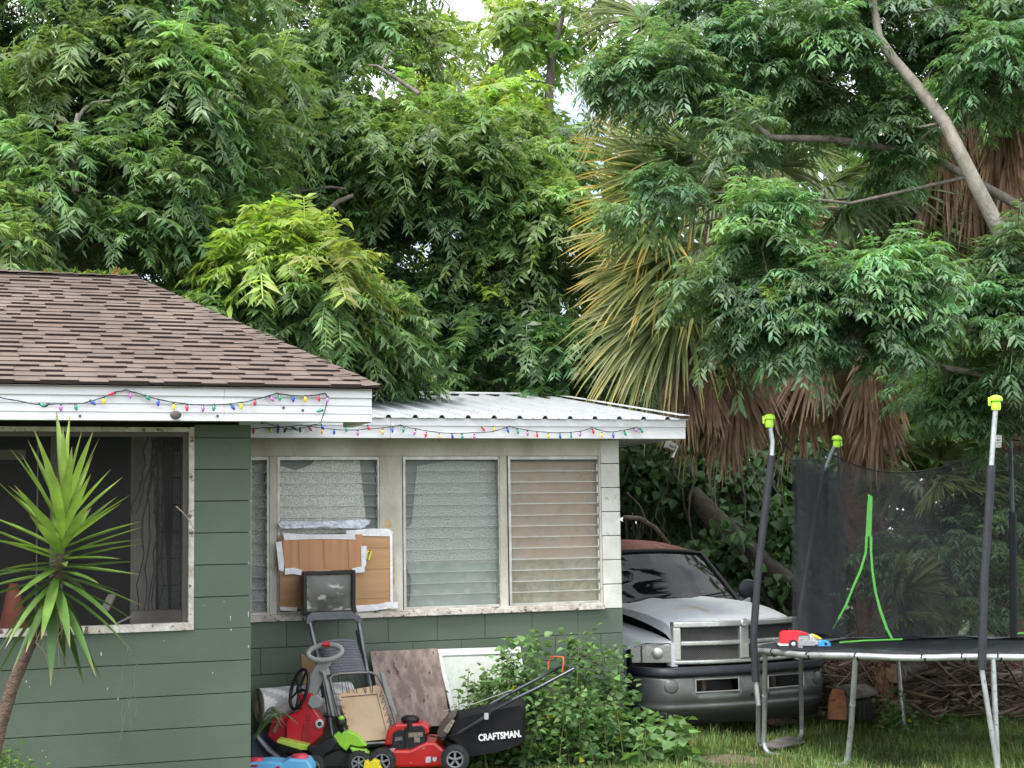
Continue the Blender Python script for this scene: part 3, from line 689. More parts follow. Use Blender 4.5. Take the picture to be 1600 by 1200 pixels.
def CL(px,py,Y,rx,ry,rz,n,col): return (tuple(P(px,py,Y)),(rx,ry,rz),n,col)
def tk(lst): return [(tuple(P(px,py,Y)),r) for (px,py,Y,r) in lst]
def gb_(px,py,Y): q=P(px,py,Y); return (q.x,q.y,gz(q.x,q.y))
# --- large tree at the left behind the shingle roof
base=gb_(120,800,14.2)
t0=tk([(112,430,14.2,.10),(116,330,14.2,.085),(118,215,14.2,.07),(122,180,14.2,.055),(150,60,14.4,.045),(170,-60,14.5,.03)])
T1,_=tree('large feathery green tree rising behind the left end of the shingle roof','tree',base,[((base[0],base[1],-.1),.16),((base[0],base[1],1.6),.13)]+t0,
 [CL(190,120,13.4,1.0,.8,.42,40,G2),CL(60,60,13.6,.9,.8,.5,34,G1),CL(60,150,13.3,.8,.7,.4,26,G2),CL(270,90,13.7,.8,.7,.5,28,G1),CL(230,30,14.2,.9,.7,.4,24,G1),
  CL(110,290,12.9,1.05,.8,.40,44,G1*1.15),CL(60,235,13.3,.7,.6,.35,20,G1),CL(170,370,13.0,.8,.7,.38,30,G1),CL(290,190,13.5,.75,.7,.45,28,G1*1.1),CL(295,290,13.7,.7,.7,.5,28,G1),CL(30,380,14.0,.7,.6,.4,18,GD*1.3),
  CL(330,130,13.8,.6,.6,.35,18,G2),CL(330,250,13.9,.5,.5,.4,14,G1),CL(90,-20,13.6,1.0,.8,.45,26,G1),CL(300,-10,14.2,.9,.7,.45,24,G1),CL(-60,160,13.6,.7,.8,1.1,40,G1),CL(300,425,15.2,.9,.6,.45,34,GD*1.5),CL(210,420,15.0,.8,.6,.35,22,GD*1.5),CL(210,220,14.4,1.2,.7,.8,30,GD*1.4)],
 young=.05,M=11,K=12,L=(.30,.50),leafL=.105,leafW=.135)
def branch(root,polys,m):
    for (Y,pts,r) in polys:
        mb=MB(); q=[P(x,y,Y+.05*math.sin(i*2.1)) for i,(x,y) in enumerate(pts)]; mb.tube(q,[r*(1-.55*i/(len(q)-1)) for i in range(len(q))],7); mb.build('branch',m,root)
branch(T1,[(12.75,[(118,300),(116,240),(117,200),(121,178)],.034),(12.75,[(116,200),(100,192),(84,180),(62,170)],.024),(12.75,[(118,192),(130,172),(146,160),(172,157)],.02),(12.9,[(208,140),(222,160),(230,186)],.008)],M_barkp)
# --- low branch reaching over the roof at the far left
base=gb_(-260,900,12.3)
tree('feathery branch of a tree at the far left edge hanging low over the roof ridge','tree',base,[(base,.1),(tuple(P(-200,500,12.6)),.07)]+tk([(-120,380,12.4,.05),(-30,350,12.1,.03)]),
 [CL(5,385,11.9,.32,.35,.30,16,G2),CL(0,345,12.0,.28,.3,.16,9,G2),CL(-60,400,12.1,.5,.4,.4,16,G1)],young=.06,M=9,K=9,L=(.26,.42),leafL=.11,leafW=.15)
# --- young tree with the lime green top
base=gb_(430,900,13.6)
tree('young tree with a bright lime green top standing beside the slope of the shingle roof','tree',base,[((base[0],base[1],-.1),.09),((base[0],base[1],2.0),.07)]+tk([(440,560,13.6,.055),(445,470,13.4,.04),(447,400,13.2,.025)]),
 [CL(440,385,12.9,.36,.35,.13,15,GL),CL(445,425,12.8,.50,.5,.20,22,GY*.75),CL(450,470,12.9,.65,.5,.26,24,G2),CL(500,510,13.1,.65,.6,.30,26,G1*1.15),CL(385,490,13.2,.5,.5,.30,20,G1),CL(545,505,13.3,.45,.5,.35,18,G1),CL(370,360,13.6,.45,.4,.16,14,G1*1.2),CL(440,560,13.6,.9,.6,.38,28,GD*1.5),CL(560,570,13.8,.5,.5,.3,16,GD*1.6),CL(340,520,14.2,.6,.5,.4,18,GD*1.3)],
 young=.10,M=11,K=14,L=(.36,.58),leafL=.115,leafW=.13,droopr=(.2,.6))
# --- dense tree above it, middle left
base=gb_(560,880,17)
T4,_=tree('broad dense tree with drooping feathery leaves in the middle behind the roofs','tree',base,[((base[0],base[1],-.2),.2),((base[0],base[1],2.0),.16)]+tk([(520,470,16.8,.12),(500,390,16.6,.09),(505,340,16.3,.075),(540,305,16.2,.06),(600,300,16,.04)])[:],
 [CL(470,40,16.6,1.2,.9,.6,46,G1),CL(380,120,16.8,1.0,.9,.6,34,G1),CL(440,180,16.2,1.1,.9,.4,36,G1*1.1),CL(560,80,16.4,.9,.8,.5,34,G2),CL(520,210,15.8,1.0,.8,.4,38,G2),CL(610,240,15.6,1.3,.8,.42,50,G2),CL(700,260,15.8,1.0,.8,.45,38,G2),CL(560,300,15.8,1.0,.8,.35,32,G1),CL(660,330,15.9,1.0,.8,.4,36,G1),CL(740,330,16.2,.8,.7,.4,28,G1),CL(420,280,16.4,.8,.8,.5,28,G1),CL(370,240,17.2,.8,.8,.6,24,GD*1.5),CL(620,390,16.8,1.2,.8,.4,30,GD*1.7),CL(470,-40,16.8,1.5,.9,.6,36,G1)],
 young=.06,M=11,K=12,L=(.30,.52),leafL=.105,leafW=.145,every=4)
branch(T4,[(14.9,[(497,392),(503,352),(512,330),(528,315),(552,305)],.045),(14.9,[(450,300),(480,297),(516,292),(540,295)],.022),(15.1,[(655,147),(630,130),(600,110),(590,103),(577,102)],.026),(15.1,[(597,106),(604,90),(622,72)],.014),(15,[(365,135),(385,115),(395,108)],.03),(15,[(385,122),(400,124),(418,118)],.02),(15.0,[(560,545),(600,555),(640,580)],.012)],M_bark)
# --- lighter trees far behind with sky between
def sky_tree(label,bx,Y,trunkpx,cl,group,**kw):
    base=gb_(bx,850,Y)
    return tree(label,'tree',base,[((base[0],base[1],-.5),.2)]+tk(trunkpx),cl,group,bark=M_bark,young=.12,dens=.68,M=10,K=9,L=(.32,.55),leafL=.13,leafW=.19,every=2,rt=.05,**kw)
GG='tall trees far behind the roofs'
sky_tree('tall yellow green tree at the top centre with pale sky showing between its leaves',760,22,[(755,300,22,.12),(750,200,22,.10),(790,90,22,.06),(800,-20,22,.04)],
 [CL(700,110,22,.9,.9,.55,18,GY*.8),CL(790,70,22,1.0,.9,.5,18,GY),CL(740,170,21.5,1.1,.9,.4,20,GY*.9),CL(640,60,22.5,.9,.9,.5,14,G2),CL(820,20,22.5,.9,.9,.35,12,GY*.8)],GG)
sky_tree('slender far tree with a bare forked dark trunk against the pale sky gap',862,21,[(862,330,21,.09),(862,250,21,.085),(858,160,21,.07),(862,90,21,.055),(880,20,21,.04)],
 [CL(868,55,21,.75,.8,.55,20,G2*.9),CL(850,110,21,.55,.6,.25,9,G2),CL(900,10,21.3,.7,.8,.4,12,G1),CL(790,215,20.5,.7,.7,.35,16,GY*.8),CL(850,235,20.6,.6,.7,.4,16,G2)],GG)
sky_tree('yellow green leafy far tree between the middle tree and the palm',700,19,[(735,420,19,.08),(722,300,19,.06),(705,190,19,.045),(695,160,19,.03)],
 [CL(700,165,18.6,.50,.5,.26,14,GY*1.1),CL(775,170,18.8,.40,.5,.26,11,GY),CL(740,215,18.4,.9,.6,.28,22,GY*.9),CL(820,260,18.6,.7,.6,.4,20,G2),CL(770,240,18.2,.7,.6,.35,18,GY*.8),CL(890,270,19.4,.5,.5,.5,14,G1),CL(780,310,18.8,.8,.6,.5,24,G1),CL(845,330,18.4,.6,.6,.3,16,G2)],GG)
# mid right small trees in front of the dark understorey
base=gb_(850,900,16.8)
tree('bushy dark green sapling just left of the yellow tipped palm leaves','tree',base,[((base[0],base[1],-.2),.08)]+tk([(850,600,16.8,.06),(840,460,16.6,.045),(850,380,16.4,.03)]),
 [CL(835,335,15.8,.50,.5,.28,26,G2*1.2),CL(870,390,15.9,.45,.5,.32,28,G2),CL(800,405,15.8,.55,.5,.35,32,G2),CL(750,440,16.0,.6,.5,.4,30,G1),CL(840,470,16.0,.5,.5,.35,28,G1),CL(880,330,16.3,.35,.4,.3,14,G2),CL(720,480,16.0,.5,.5,.3,20,G1),CL(900,450,16.4,.3,.3,.3,12,G1)],young=.07,M=10,K=8,L=(.26,.44),leafL=.10,leafW=.17)
base=gb_(780,1000,16)
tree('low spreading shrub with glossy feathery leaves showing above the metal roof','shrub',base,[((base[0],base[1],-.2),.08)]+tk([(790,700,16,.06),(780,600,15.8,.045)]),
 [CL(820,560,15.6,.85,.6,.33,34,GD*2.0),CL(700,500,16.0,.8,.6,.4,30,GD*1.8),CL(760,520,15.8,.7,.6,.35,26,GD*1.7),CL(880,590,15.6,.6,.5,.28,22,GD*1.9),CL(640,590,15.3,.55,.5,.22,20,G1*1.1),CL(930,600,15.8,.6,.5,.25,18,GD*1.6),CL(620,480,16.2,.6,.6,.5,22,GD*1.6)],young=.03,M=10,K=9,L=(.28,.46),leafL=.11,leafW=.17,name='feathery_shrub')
# ---- dark understorey and far woodland, no one could count it
parts=[]
def vol(n,x0,x1,Y0,Y1,z0,z1,col,size=(.14,.30),wid=.36):
    Y=rng.uniform(Y0,Y1,n); X=rng.uniform(x0,x1,n)*Y; Z=rng.uniform(z0,z1,n)
    b=np.stack([X,Y,Z],1); 
    f=np.array([noise.noise(Vector((float(a*.9),float(b_*.5),float(c*.9)))) for a,b_,c in zip(X,Y,Z)])
    k=f>-.12; b=b[k]; f=f[k]
    d=nrm_(rng.normal(0,1,(len(b),3))+np.array((0,-.4,-.5)))
    c=col*(1+f[:,None]*.8)*(1+rng.normal(0,.1,(len(b),1)))
    parts.append(broad(b,d,rng.uniform(size[0],size[1],len(b)),np.maximum(c,.004),wid))
def pxr(a): return (a-800)/2311
vol(30000,pxr(-150),pxr(1750),18.0,24,-.8,3.6,GD*1.2)
vol(22000,pxr(-150),pxr(1750),19.5,27,2.6,5.2,G1*.9,(.18,.38))
vol(7000,pxr(-150),pxr(620),21,27,4.6,8.2,G2*.9,(.18,.38))
vol(700,pxr(560),pxr(980),23,28,4.6,8.2,GY*.8,(.12,.22))
vol(9000,pxr(960),pxr(1750),20,27,4.6,8.6,G1,(.18,.38))
vol(9000,pxr(930),pxr(1280),17.2,20,-.2,3.4,GD*1.2,(.10,.20),.42)
vol(6000,pxr(560),pxr(960),17.4,19,1.2,4.2,GD*1.3,(.12,.22))
V,F,C=merge(parts)
wl=npmesh('woodland_understorey',V,[F],C,M_leafb); tag(wl,'dark tangled leafy undergrowth and far woodland filling the space behind the yard','woodland',kind='stuff')
# --- vine covered mass, hanging over the leaning trunk behind the truck
b=[];
for (px,py,Y,rx,rz,n) in ((1010,740,16.6,.6,.5,420),(1080,780,16.8,.7,.6,620),(1010,700,16.9,.6,.35,300),(1150,740,17,.5,.5,380),(1200,830,16.7,.6,.5,480),(1120,880,16.4,.8,.35,480),(1210,920,16.2,.5,.35,320),(1100,700,17.4,.6,.4,300),(940,520,17.4,.5,.5,420),(930,430,17.6,.4,.5,360),(960,600,17.2,.5,.3,260),(1140,830,15.95,.3,.2,70),(1300,760,17.3,.5,.5,360),(1350,850,17.3,.5,.5,300),(1230,720,17.4,.35,.35,180)):
    c=np.array(P(px,py,Y)); b.append(c+nrm_(rng.normal(0,1,(n,3)))*rng.uniform(.3,1,(n,1))*np.array((rx,.5,rz)))
b=np.concatenate(b); d=nrm_(rng.normal(0,.5,(len(b),3))+np.array((0,-.6,-.7)))
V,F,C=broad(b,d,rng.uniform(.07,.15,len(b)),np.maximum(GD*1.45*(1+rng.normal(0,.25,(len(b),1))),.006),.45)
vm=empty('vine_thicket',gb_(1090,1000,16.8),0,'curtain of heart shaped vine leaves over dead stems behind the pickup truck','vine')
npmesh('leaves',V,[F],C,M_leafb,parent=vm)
mb=MB(); random.seed(3)
for k in range(46):
    x=random.uniform(960,1240); y=random.uniform(640,760); pts=[]; Y=random.uniform(16.2,17.2)
    for i in range(8): pts.append(P(x,y,Y)); x+=random.uniform(-16,16); y+=random.uniform(18,40)
    mb.tube(pts,random.uniform(.004,.011),4,cap=False)
mb.tube([P(975,808,15.4),P(1000,810,15.5),P(1025,825,15.6),P(1045,850,15.7)],[.022,.025,.022,.02],7); mb.tube([P(1010,815,15.5),P(1000,790,15.4),P(980,770,15.3)],.009,5)
mb.build('stems',mat('vine_stem',(.17,.15,.12),(.08,.07,.055),scale=9,rough=.9),vm)
lt=empty('fallen_tree',gb_(1290,1000,15.9),0,'thick dark leaning trunk slanting down to the right behind the pickup','fallen tree')
mb=MB(); mb.tube([P(1080,770,16.4),P(1120,815,16.3),P(1170,865,16.2),P(1215,905,16.1),P(1300,985,15.9)],[.10,.13,.14,.15,.16],10); mb.build('trunk',M_barkd,lt)
mb=MB(); mb.tube([P(1140,838,16.1),P(1180,900,16.0),P(1210,960,15.9)],.03,6); mb.build('limb',M_barkd,lt)
# ---------------- PALMS ----------------
def fan(base,dirv,upv,n,length,width,col,tipc,spread,droop,dead=False):
    """list-wise costapalmate leaf -> V,F,C ; segments folded strips"""
    d=np.array(dirv)/np.linalg.norm(dirv); u=np.array(upv)-np.dot(upv,d)*d; u/=max(1e-6,np.linalg.norm(u)); s=np.cross(d,u)
    base=np.array(base); th=np.linspace(-spread,spread,n)+rng.normal(0,.03,n)
    SEG=6; V=[];C=[]
    L=length*(1-.28*(np.abs(th)/max(spread,.1))**2)*rng.uniform(.88,1.08,n)
    sd=d[None]*np.cos(th)[:,None]+s[None]*np.sin(th)[:,None]+u[None]*(.10*np.cos(th*2))[:,None]+rng.normal(0,.035,(n,3)); sd=nrm_(sd)
    k=np.linspace(0,1,SEG+1)
    dr=droop*rng.uniform(.35,1.1,n)
    b0=base+d*0.25*length*np.cos(th)[:,None]*.4
    p=b0[:,None]+sd[:,None]*L[:,None,None]*k[None,:,None]*(1-.18*k[None,:,None]*np.minimum(dr,1.5)[:,None,None])-UPV*(dr*L)[:,None,None]*(k**2.2)[None,:,None]
    wprof=np.array([.55,1,1,.85,.62,.35,.03])*width
    t=np.gradient(p,axis=1); wv=nrm_(np.cross(t,u+rng.normal(0,.25,(n,1,3))))*wprof[None,:,None]
    nn=nrm_(np.cross(wv,t))
    fold=nn*wprof[None,:,None]*.7
    q=np.stack([p-wv+fold,p,p+wv+fold],axis=2) # n,7,3,3
    V=q.reshape(-1,3)
    f=np.clip((k-.60)/.4,0,1)[None,:,None]*rng.uniform(.3,1.1,(n,1,1))
    c=col[None,None]*(1-np.clip(f,0,1))+tipc[None,None]*np.clip(f,0,1); c=c*rng.uniform(.72,1.25,(n,1,1)); C=np.repeat(c[:,:,None],3,axis=2).reshape(-1,3)
    i=(np.arange(n)[:,None]*(SEG+1)+np.arange(SEG)[None]).ravel()[:,None]*3
    F=np.concatenate([np.concatenate([i,i+1,i+4,i+3],1),np.concatenate([i+1,i+2,i+5,i+4],1)])
    return V,F,C
M_palm=leafmat('palm_leaf',trans=.22,rough=.38,spec=.5)
M_pdead=leafmat('dead_palm_leaf',trans=.12,rough=.8,spec=.15)
M_pet=mat('palm_petiole',(.16,.19,.05),(.22,.17,.06),scale=5,rough=.5)
M_ptr=mat('palm_trunk_bark',(.30,.18,.125),(.17,.10,.07),scale=6,rough=.95,bump=1,bscale=22,stretch=(1,1,2.5),attr=True)
PG=np.array((.125,.170,.058)); PO=np.array((.66,.40,.05)); PT=np.array((.18,.20,.07)); DB=np.array((.29,.185,.12)); DT=np.array((.48,.36,.26))
def palm(label,base,top,tr,leaves,dead,group=None,name='fan_palm'):
    """leaves: (base point, direction, length, petiole length, tip colour mix, droop, spread)"""
    root=empty(name,base,0,label,'palm tree',group)
    if tr:
        mb=MB(); pts=[Vector(p) for p in top]; mb.tube(pts,tr,16)
        # old leaf boots
        Lp=sum((pts[i+1]-pts[i]).length for i in range(len(pts)-1)); 
        for k in range(int(Lp/.07)):
            f=k*.07/Lp*(len(pts)-1); i=min(int(f),len(pts)-2); q=pts[i]+(pts[i+1]-pts[i])*(f-i); r=tr[i]+(tr[i+1]-tr[i])*(f-i)
            for j in range(5):
                a=k*2.4+j*1.2566; o=Vector((math.cos(a),math.sin(a),0)); sc=random.uniform(.7,1.25)
                mb.tube([q+o*r*.92,q+o*(r+.008)+Vector((0,0,.05)),q+o*(r+.022)+Vector((0,0,.10))],[.045,.035,.018],5,col=(sc,sc*.95,sc*.9),flat=.4)
        mb.build('trunk',M_ptr,root)
    live=[];pet=MB()
    for (b,d,L,pl_,tip,dr,sp) in leaves:
        b=Vector(b); d=Vector(d).normalized(); e=b+d*pl_-Vector((0,0,.12*pl_*pl_)); d2=(d-Vector((0,0,.08*pl_))).normalized()
        pet.tube([b,b+(e-b)*.5+Vector((0,0,.04)),e],[.022,.016,.012],5,cap=False)
        up=Vector((random.uniform(-.4,.4),-.75+random.uniform(-.35,.35),.75))
        live.append(fan(e,d2,up,random.randint(40,52),L,.024,PG*random.uniform(.8,1.3),PT*(1-tip)+PO*tip,sp,dr))
    if live:
        V,F,C=merge(live); npmesh('green_fronds',V,[F],np.maximum(C,.003),M_palm,parent=root); pet.build('petiole_cluster',M_pet,root)
    dd=[]
    for (b,d,L,sp) in dead:
        g=random.uniform(.35,1.25); tone=random.random()
        dd.append(fan(b,Vector(d).normalized(),Vector((random.uniform(-.3,.3),-1,.1)),random.randint(18,28),L,.026,DB*g*(.75+.4*tone),DT*g*(.8+.3*tone),sp,.25))
    if dd:
        V,F,C=merge(dd); npmesh('dead_fronds',V,[F],np.maximum(C,.003),M_pdead,parent=root)
    return root
random.seed(21)
# big palm in the middle right
c0=P(1245,330,15.0); bs=gb_(1375,1000,15.2)
lv=[];dd=[]
def rd(a,e): return Vector((math.cos(a)*math.cos(e),math.sin(a)*math.cos(e),math.sin(e)))
hub=P(1230,330,14.9)
for (px,py,tip,dr,yy) in ((1030,225,.7,.22,0),(985,250,.8,.25,0),(1000,320,.9,.3,-.2),(985,370,.9,.32,-.1),(1010,430,.8,.35,-.2),(1050,300,.6,.25,.2),(1030,480,.5,.45,-.1),(1010,530,.35,.55,0),(1070,400,.5,.3,-.3),(1050,500,.3,.4,-.2),(1090,240,.3,.2,.1),(1120,190,.1,.2,.3),(1090,450,.3,.4,-.4),
 (1330,330,0,.35,-.5),(1390,330,0,.4,-.4),(1300,290,0,.3,-.3),(1350,400,0,.5,-.5),(1430,380,0,.45,-.3),(1470,350,0,.4,-.2),(1500,410,0,.5,-.2),(1420,300,0,.3,-.2),(1250,420,0,.5,-.5),(1200,440,.05,.5,-.5),(1150,400,.1,.4,-.4),(1160,300,.1,.3,-.3),(1220,250,0,.25,-.3),(1270,200,0,.2,0),(1190,180,0,.2,.2)):
    e=P(px,py,14.4+yy+random.uniform(-.15,.25)); v=e-hub; L=random.uniform(1.0,1.28)*(1 if px<1110 else .8)
    pl_=max(.2,v.length*.9); d=v.normalized(); lv.append((hub+d*.05,d+Vector((0,0,.10*pl_)),L,pl_*.85,tip,dr,random.uniform(1.35,1.75)))
for (px,py,n,w) in ((1075,560,6,22),(1120,575,10,30),(1170,570,10,32),(1060,540,4,20),(1145,540,6,30),(1200,560,6,25),(1235,570,5,25),(1320,570,7,26),(1345,560,7,22),(1300,560,5,26),(1270,590,4,25),(1360,590,5,16),(1390,560,3,20)):
    for k in range(n):
        if random.random()<(.42 if px<1210 else .62): continue
        b=P(px+random.uniform(-w,w),py+random.uniform(-60,35),14.4+random.uniform(-.3,.6)); dd.append((b,(random.uniform(-.38,.28),random.uniform(-.25,.1),-1),random.uniform(.5,.9),random.uniform(.40,.75)))
palm('large cabbage palm with yellow tipped left fronds and a long skirt of brown dead fronds',bs,
  [Vector((bs[0],bs[1],-.1)),P(1366,900,15.2),P(1345,800,15.2),P(1340,700,15.2),P(1335,560,15.1),P(1290,430,15),P(1245,330,15)],[.21,.20,.20,.19,.19,.2,.16],lv,dd)
# palm at the right edge
c1=P(1575,120,14.3); bs=gb_(1590,1000,15); lv=[];dd=[]
for k in range(14):
    a=random.uniform(0,6.28); e=random.uniform(-.3,1.1); d=rd(a,e)
    if d.y>.5: d.y=-d.y
    lv.append((c1+d*.1,d,random.uniform(.8,1.0),random.uniform(.4,.8),0,random.uniform(.4,.9),1.5))
for (px,py,n,w) in ((1480,180,4,35),(1510,200,5,35),(1560,250,5,35),(1590,330,4,25),(1540,320,3,30),(1600,450,4,25),(1555,430,3,20),(1500,160,3,20),(1560,150,3,25)):
    for k in range(n):
        b=P(px+random.uniform(-w,w),py+random.uniform(-40,30),14.2+random.uniform(-.4,.4)); dd.append((b,((px-1575)/500+random.uniform(-.2,.1),random.uniform(-.2,.1),-1),random.uniform(.7,1.0),random.uniform(.25,.45)))
palm('palm at the right edge with a shaggy brown mass of hanging dead fronds',bs,[Vector((bs[0],bs[1],-.1)),P(1590,600,14.6),P(1580,300,14.4),c1],[.2,.19,.19,.16],lv,dd)
# palm far back at the top
c2=P(1110,70,18.2); bs=gb_(1150,900,18.4); lv=[]
for (px,py) in ((1010,80),(990,130),(1040,40),(1060,120),(1000,20),(1100,180),(1160,190),(1220,170),(1210,100),(1080,-20),(1150,-20),(1240,220),(1130,240),(1180,240)):
    v=P(px,py,17.8+random.uniform(-.5,.3))-c2; d=v.normalized(); lv.append((c2,d,random.uniform(.95,1.2),v.length*.8,.15 if px<1100 else 0,random.uniform(.3,.6),1.5))
palm('farther palm whose pale green fans show at the top between the two leafy trees',bs,[Vector((bs[0],bs[1],-.5)),P(1130,500,18.4),c2],[.2,.19,.16],lv,[])
# palmetto fans low behind the trampoline
for (px,py,Y,n,lab) in ((1450,760,14.6,9,'low palmetto with spiky dark fans behind the trampoline net'),(1380,960,14.0,6,'small palmetto with yellowing fans seen low through the trampoline net')):
    c=P(px,py,Y); bs=gb_(px,1080,Y); lv=[]
    for k in range(n):
        a=random.uniform(2.6,6.8); d=rd(a,random.uniform(-.1,.9)); lv.append((c,d,random.uniform(.45,.62),random.uniform(.15,.4),.12 if py>900 else 0,random.uniform(.2,.5),1.4))
    palm(lab,bs,[Vector(bs),c],[.07,.05],lv,[],name='palmetto')
# ---------------- right-hand feathery trees in front of the palms ----------------
GR=np.array((.105,.185,.088)); M_leafr=leafmat('divided_leaf',trans=.40,rough=.45,spec=.4)
KR=dict(M=8,K=4,L=(.20,.34),leafL=.072,leafW=.15,droopr=(.1,.45),young=.02,yc=GY,two=True,dens=.40,size=.76,rt=.015,leaf=M_leafr)
base=gb_(1660,1010,12.6)
tree('feathery green tree at the upper right with a pale trunk slanting up to the left','tree',base,[((base[0],base[1],0),.12)]+tk([(1625,480,12.5,.078),(1560,352,12.4,.068),(1520,280,12.35,.062),(1475,190,12.35,.056),(1432,135,12.5,.05),(1395,92,12.5,.046),(1372,58,12.5,.04),(1366,10,12.5,.034),(1350,-60,12.5,.03)]),
 [CL(1570,90,12.4,.5,.5,.4,36,GR*1.2),CL(1470,90,12.9,.5,.5,.35,28,GR),CL(1540,150,12.9,.4,.4,.2,16,GR*1.25),CL(1390,200,12.9,.45,.45,.3,26,GR),CL(1400,262,13.0,.3,.3,.14,14,GR),CL(1620,40,12.6,.5,.5,.5,24,GR),CL(1600,400,12.2,.25,.3,.2,14,GR*1.1),CL(1500,10,12.8,.7,.6,.3,26,GR),
  CL(1250,60,12.7,.75,.6,.40,44,GR*1.15),CL(1160,60,12.9,.6,.5,.40,32,GR*1.1),CL(1340,30,12.9,.45,.5,.25,20,GR),CL(1290,130,12.9,.5,.5,.22,22,GR),CL(1210,120,12.8,.5,.5,.2,20,GR*1.1),CL(1310,190,13.1,.40,.5,.2,16,GR*.8),CL(1120,10,13.2,.6,.5,.3,20,GR),CL(1420,20,12.9,.5,.5,.3,20,GR)],bark=M_barkp,every=3,**{**KR,'dens':.5,'size':.86})
mb=MB()
base=gb_(1680,1050,12.8)
tree('long dark branch of feathery leaves reaching left in front of the palm','tree',base,[((base[0],base[1],0),.12),(tuple(P(1640,350,12.8)),.045)]+tk([(1450,240,12.9,.034),(1300,217,12.7,.032),(1205,215,12.6,.03),(1160,180,12.6,.024),(1095,155,12.6,.018)]),
 [CL(1020,110,12.5,.52,.5,.24,40,GR*1.15),CL(960,135,12.6,.42,.4,.18,26,GR*1.1),CL(1060,150,12.5,.40,.4,.18,24,GR),CL(1150,215,12.4,.30,.4,.12,10,GR),CL(1045,300,12.2,.28,.3,.15,15,GR*1.1),CL(1010,340,12.2,.2,.25,.12,8,GR*1.1)],bark=M_bark,**KR)
base=gb_(1690,1060,11.9)
tree('low feathery boughs hanging above the trampoline in front of the palm skirt','tree',base,[((base[0],base[1],0),.11),(tuple(P(1660,640,11.9)),.05)]+tk([(1560,590,12.1,.030),(1480,575,12.1,.026),(1420,560,12.0,.024),(1350,520,11.9,.02),(1280,470,11.8,.015)]),
 [CL(1210,330,11.6,.32,.3,.22,22,GR*1.35),CL(1190,390,11.6,.36,.3,.22,26,GR*1.3),CL(1110,455,11.6,.24,.25,.14,12,GR*1.15),CL(1165,515,11.6,.34,.3,.18,22,GR*1.1),CL(1200,470,11.6,.36,.35,.2,24,GR*1.1),CL(1290,450,11.5,.5,.4,.2,32,GR*1.2),CL(1400,420,11.5,.36,.35,.16,24,GR*1.6),CL(1380,470,11.5,.5,.4,.2,34,GR*1.2),CL(1250,535,11.6,.45,.4,.17,22,GR),CL(1340,530,11.6,.45,.4,.17,22,GR),CL(1440,530,11.6,.35,.35,.2,20,GR),CL(1240,500,11.5,.35,.3,.2,20,GR*1.1),CL(1330,490,11.4,.4,.3,.2,24,GR*1.15)],bark=M_bark,**KR)
base=gb_(1720,1060,12.2)
tree('feathery green tree at the right edge hanging down to the trampoline pole','tree',base,[((base[0],base[1],0),.11),(tuple(P(1690,600,12.2)),.09)]+tk([(1640,560,12.1,.05),(1580,590,12,.03)]),
 [CL(1540,500,12.1,.45,.4,.26,30,GR*1.1),CL(1590,540,12.1,.4,.4,.3,24,GR),CL(1560,600,12.2,.4,.4,.22,26,GR*1.05),CL(1500,640,12.6,.45,.4,.22,26,GR*.95),CL(1590,680,12.6,.4,.4,.25,22,GR),CL(1470,600,12.6,.35,.35,.18,16,GR),CL(1600,470,12.1,.35,.35,.25,18,GR*1.1),CL(1570,440,12.3,.3,.3,.15,10,GR)],bark=M_bark,**KR)
base=gb_(1520,1060,14.6)
tree('bushy sapling standing behind the trampoline net','shrub',base,[((base[0],base[1],0),.05)]+tk([(1520,900,14.6,.04),(1530,760,14.5,.03)]),
 [CL(1500,830,14.4,.6,.5,.35,34,GR*.95),CL(1440,880,14.3,.5,.5,.3,28,GR),CL(1560,800,14.6,.55,.5,.4,32,GR*.9),CL(1480,930,14.1,.55,.5,.22,28,GR*1.05),CL(1400,870,14.5,.3,.3,.2,12,GR*1.2),CL(1560,920,14.2,.5,.5,.25,26,GR),CL(1450,950,14.0,.3,.3,.14,10,GY*.5),CL(1580,720,14.8,.4,.4,.3,18,GR)],bark=M_bark,name='feathery_shrub',**KR)
# ================= OBJECTS =================
def EX(mb,pts,Y0,depth,col=None):
    f=[P(x,y,Y0) for x,y in pts]; a=sum((f[i].x*f[(i+1)%len(f)].z-f[(i+1)%len(f)].x*f[i].z) for i in range(len(f)))
    if a<0: f.reverse()
    n=len(f); b=[p+Vector((0,depth,0)) for p in f]
    mb.add(f+b,[tuple(range(n)),tuple(range(2*n-1,n-1,-1))]+[((i+1)%n,i,n+i,n+(i+1)%n) for i in range(n)],False,col)
def arc(c,r,a0,a1,n,ax='xz'):
    out=[]
    for i in range(n+1):
        a=R_(a0+(a1-a0)*i/n); out.append(Vector(c)+(Vector((r*math.cos(a),0,r*math.sin(a))) if ax=='xz' else Vector((r*math.cos(a),r*math.sin(a),0))))
    return out
M_blk=mat('black_plastic',(.010,.010,.012),(.018,.018,.020),scale=8,rough=.42,spec=.35)
M_rub=mat('black_rubber',(.016,.016,.016),(.035,.034,.032),scale=12,rough=.8)
M_gry=mat('grey_plastic',(.28,.29,.28),(.22,.23,.22),scale=5,rough=.45)
M_dgr=mat('dark_grey_plastic',(.085,.09,.105),(.12,.125,.14),scale=9,rough=.6,c3=(.3,.3,.3),s3=40,t3=(.66,.72))
M_steel=mat('dull_steel',(.38,.38,.37),(.24,.235,.22),scale=14,rough=.4,metal=.7)
M_red=mat('red_plastic',(.52,.012,.022),(.42,.01,.02),scale=4,rough=.32,coat=.2)
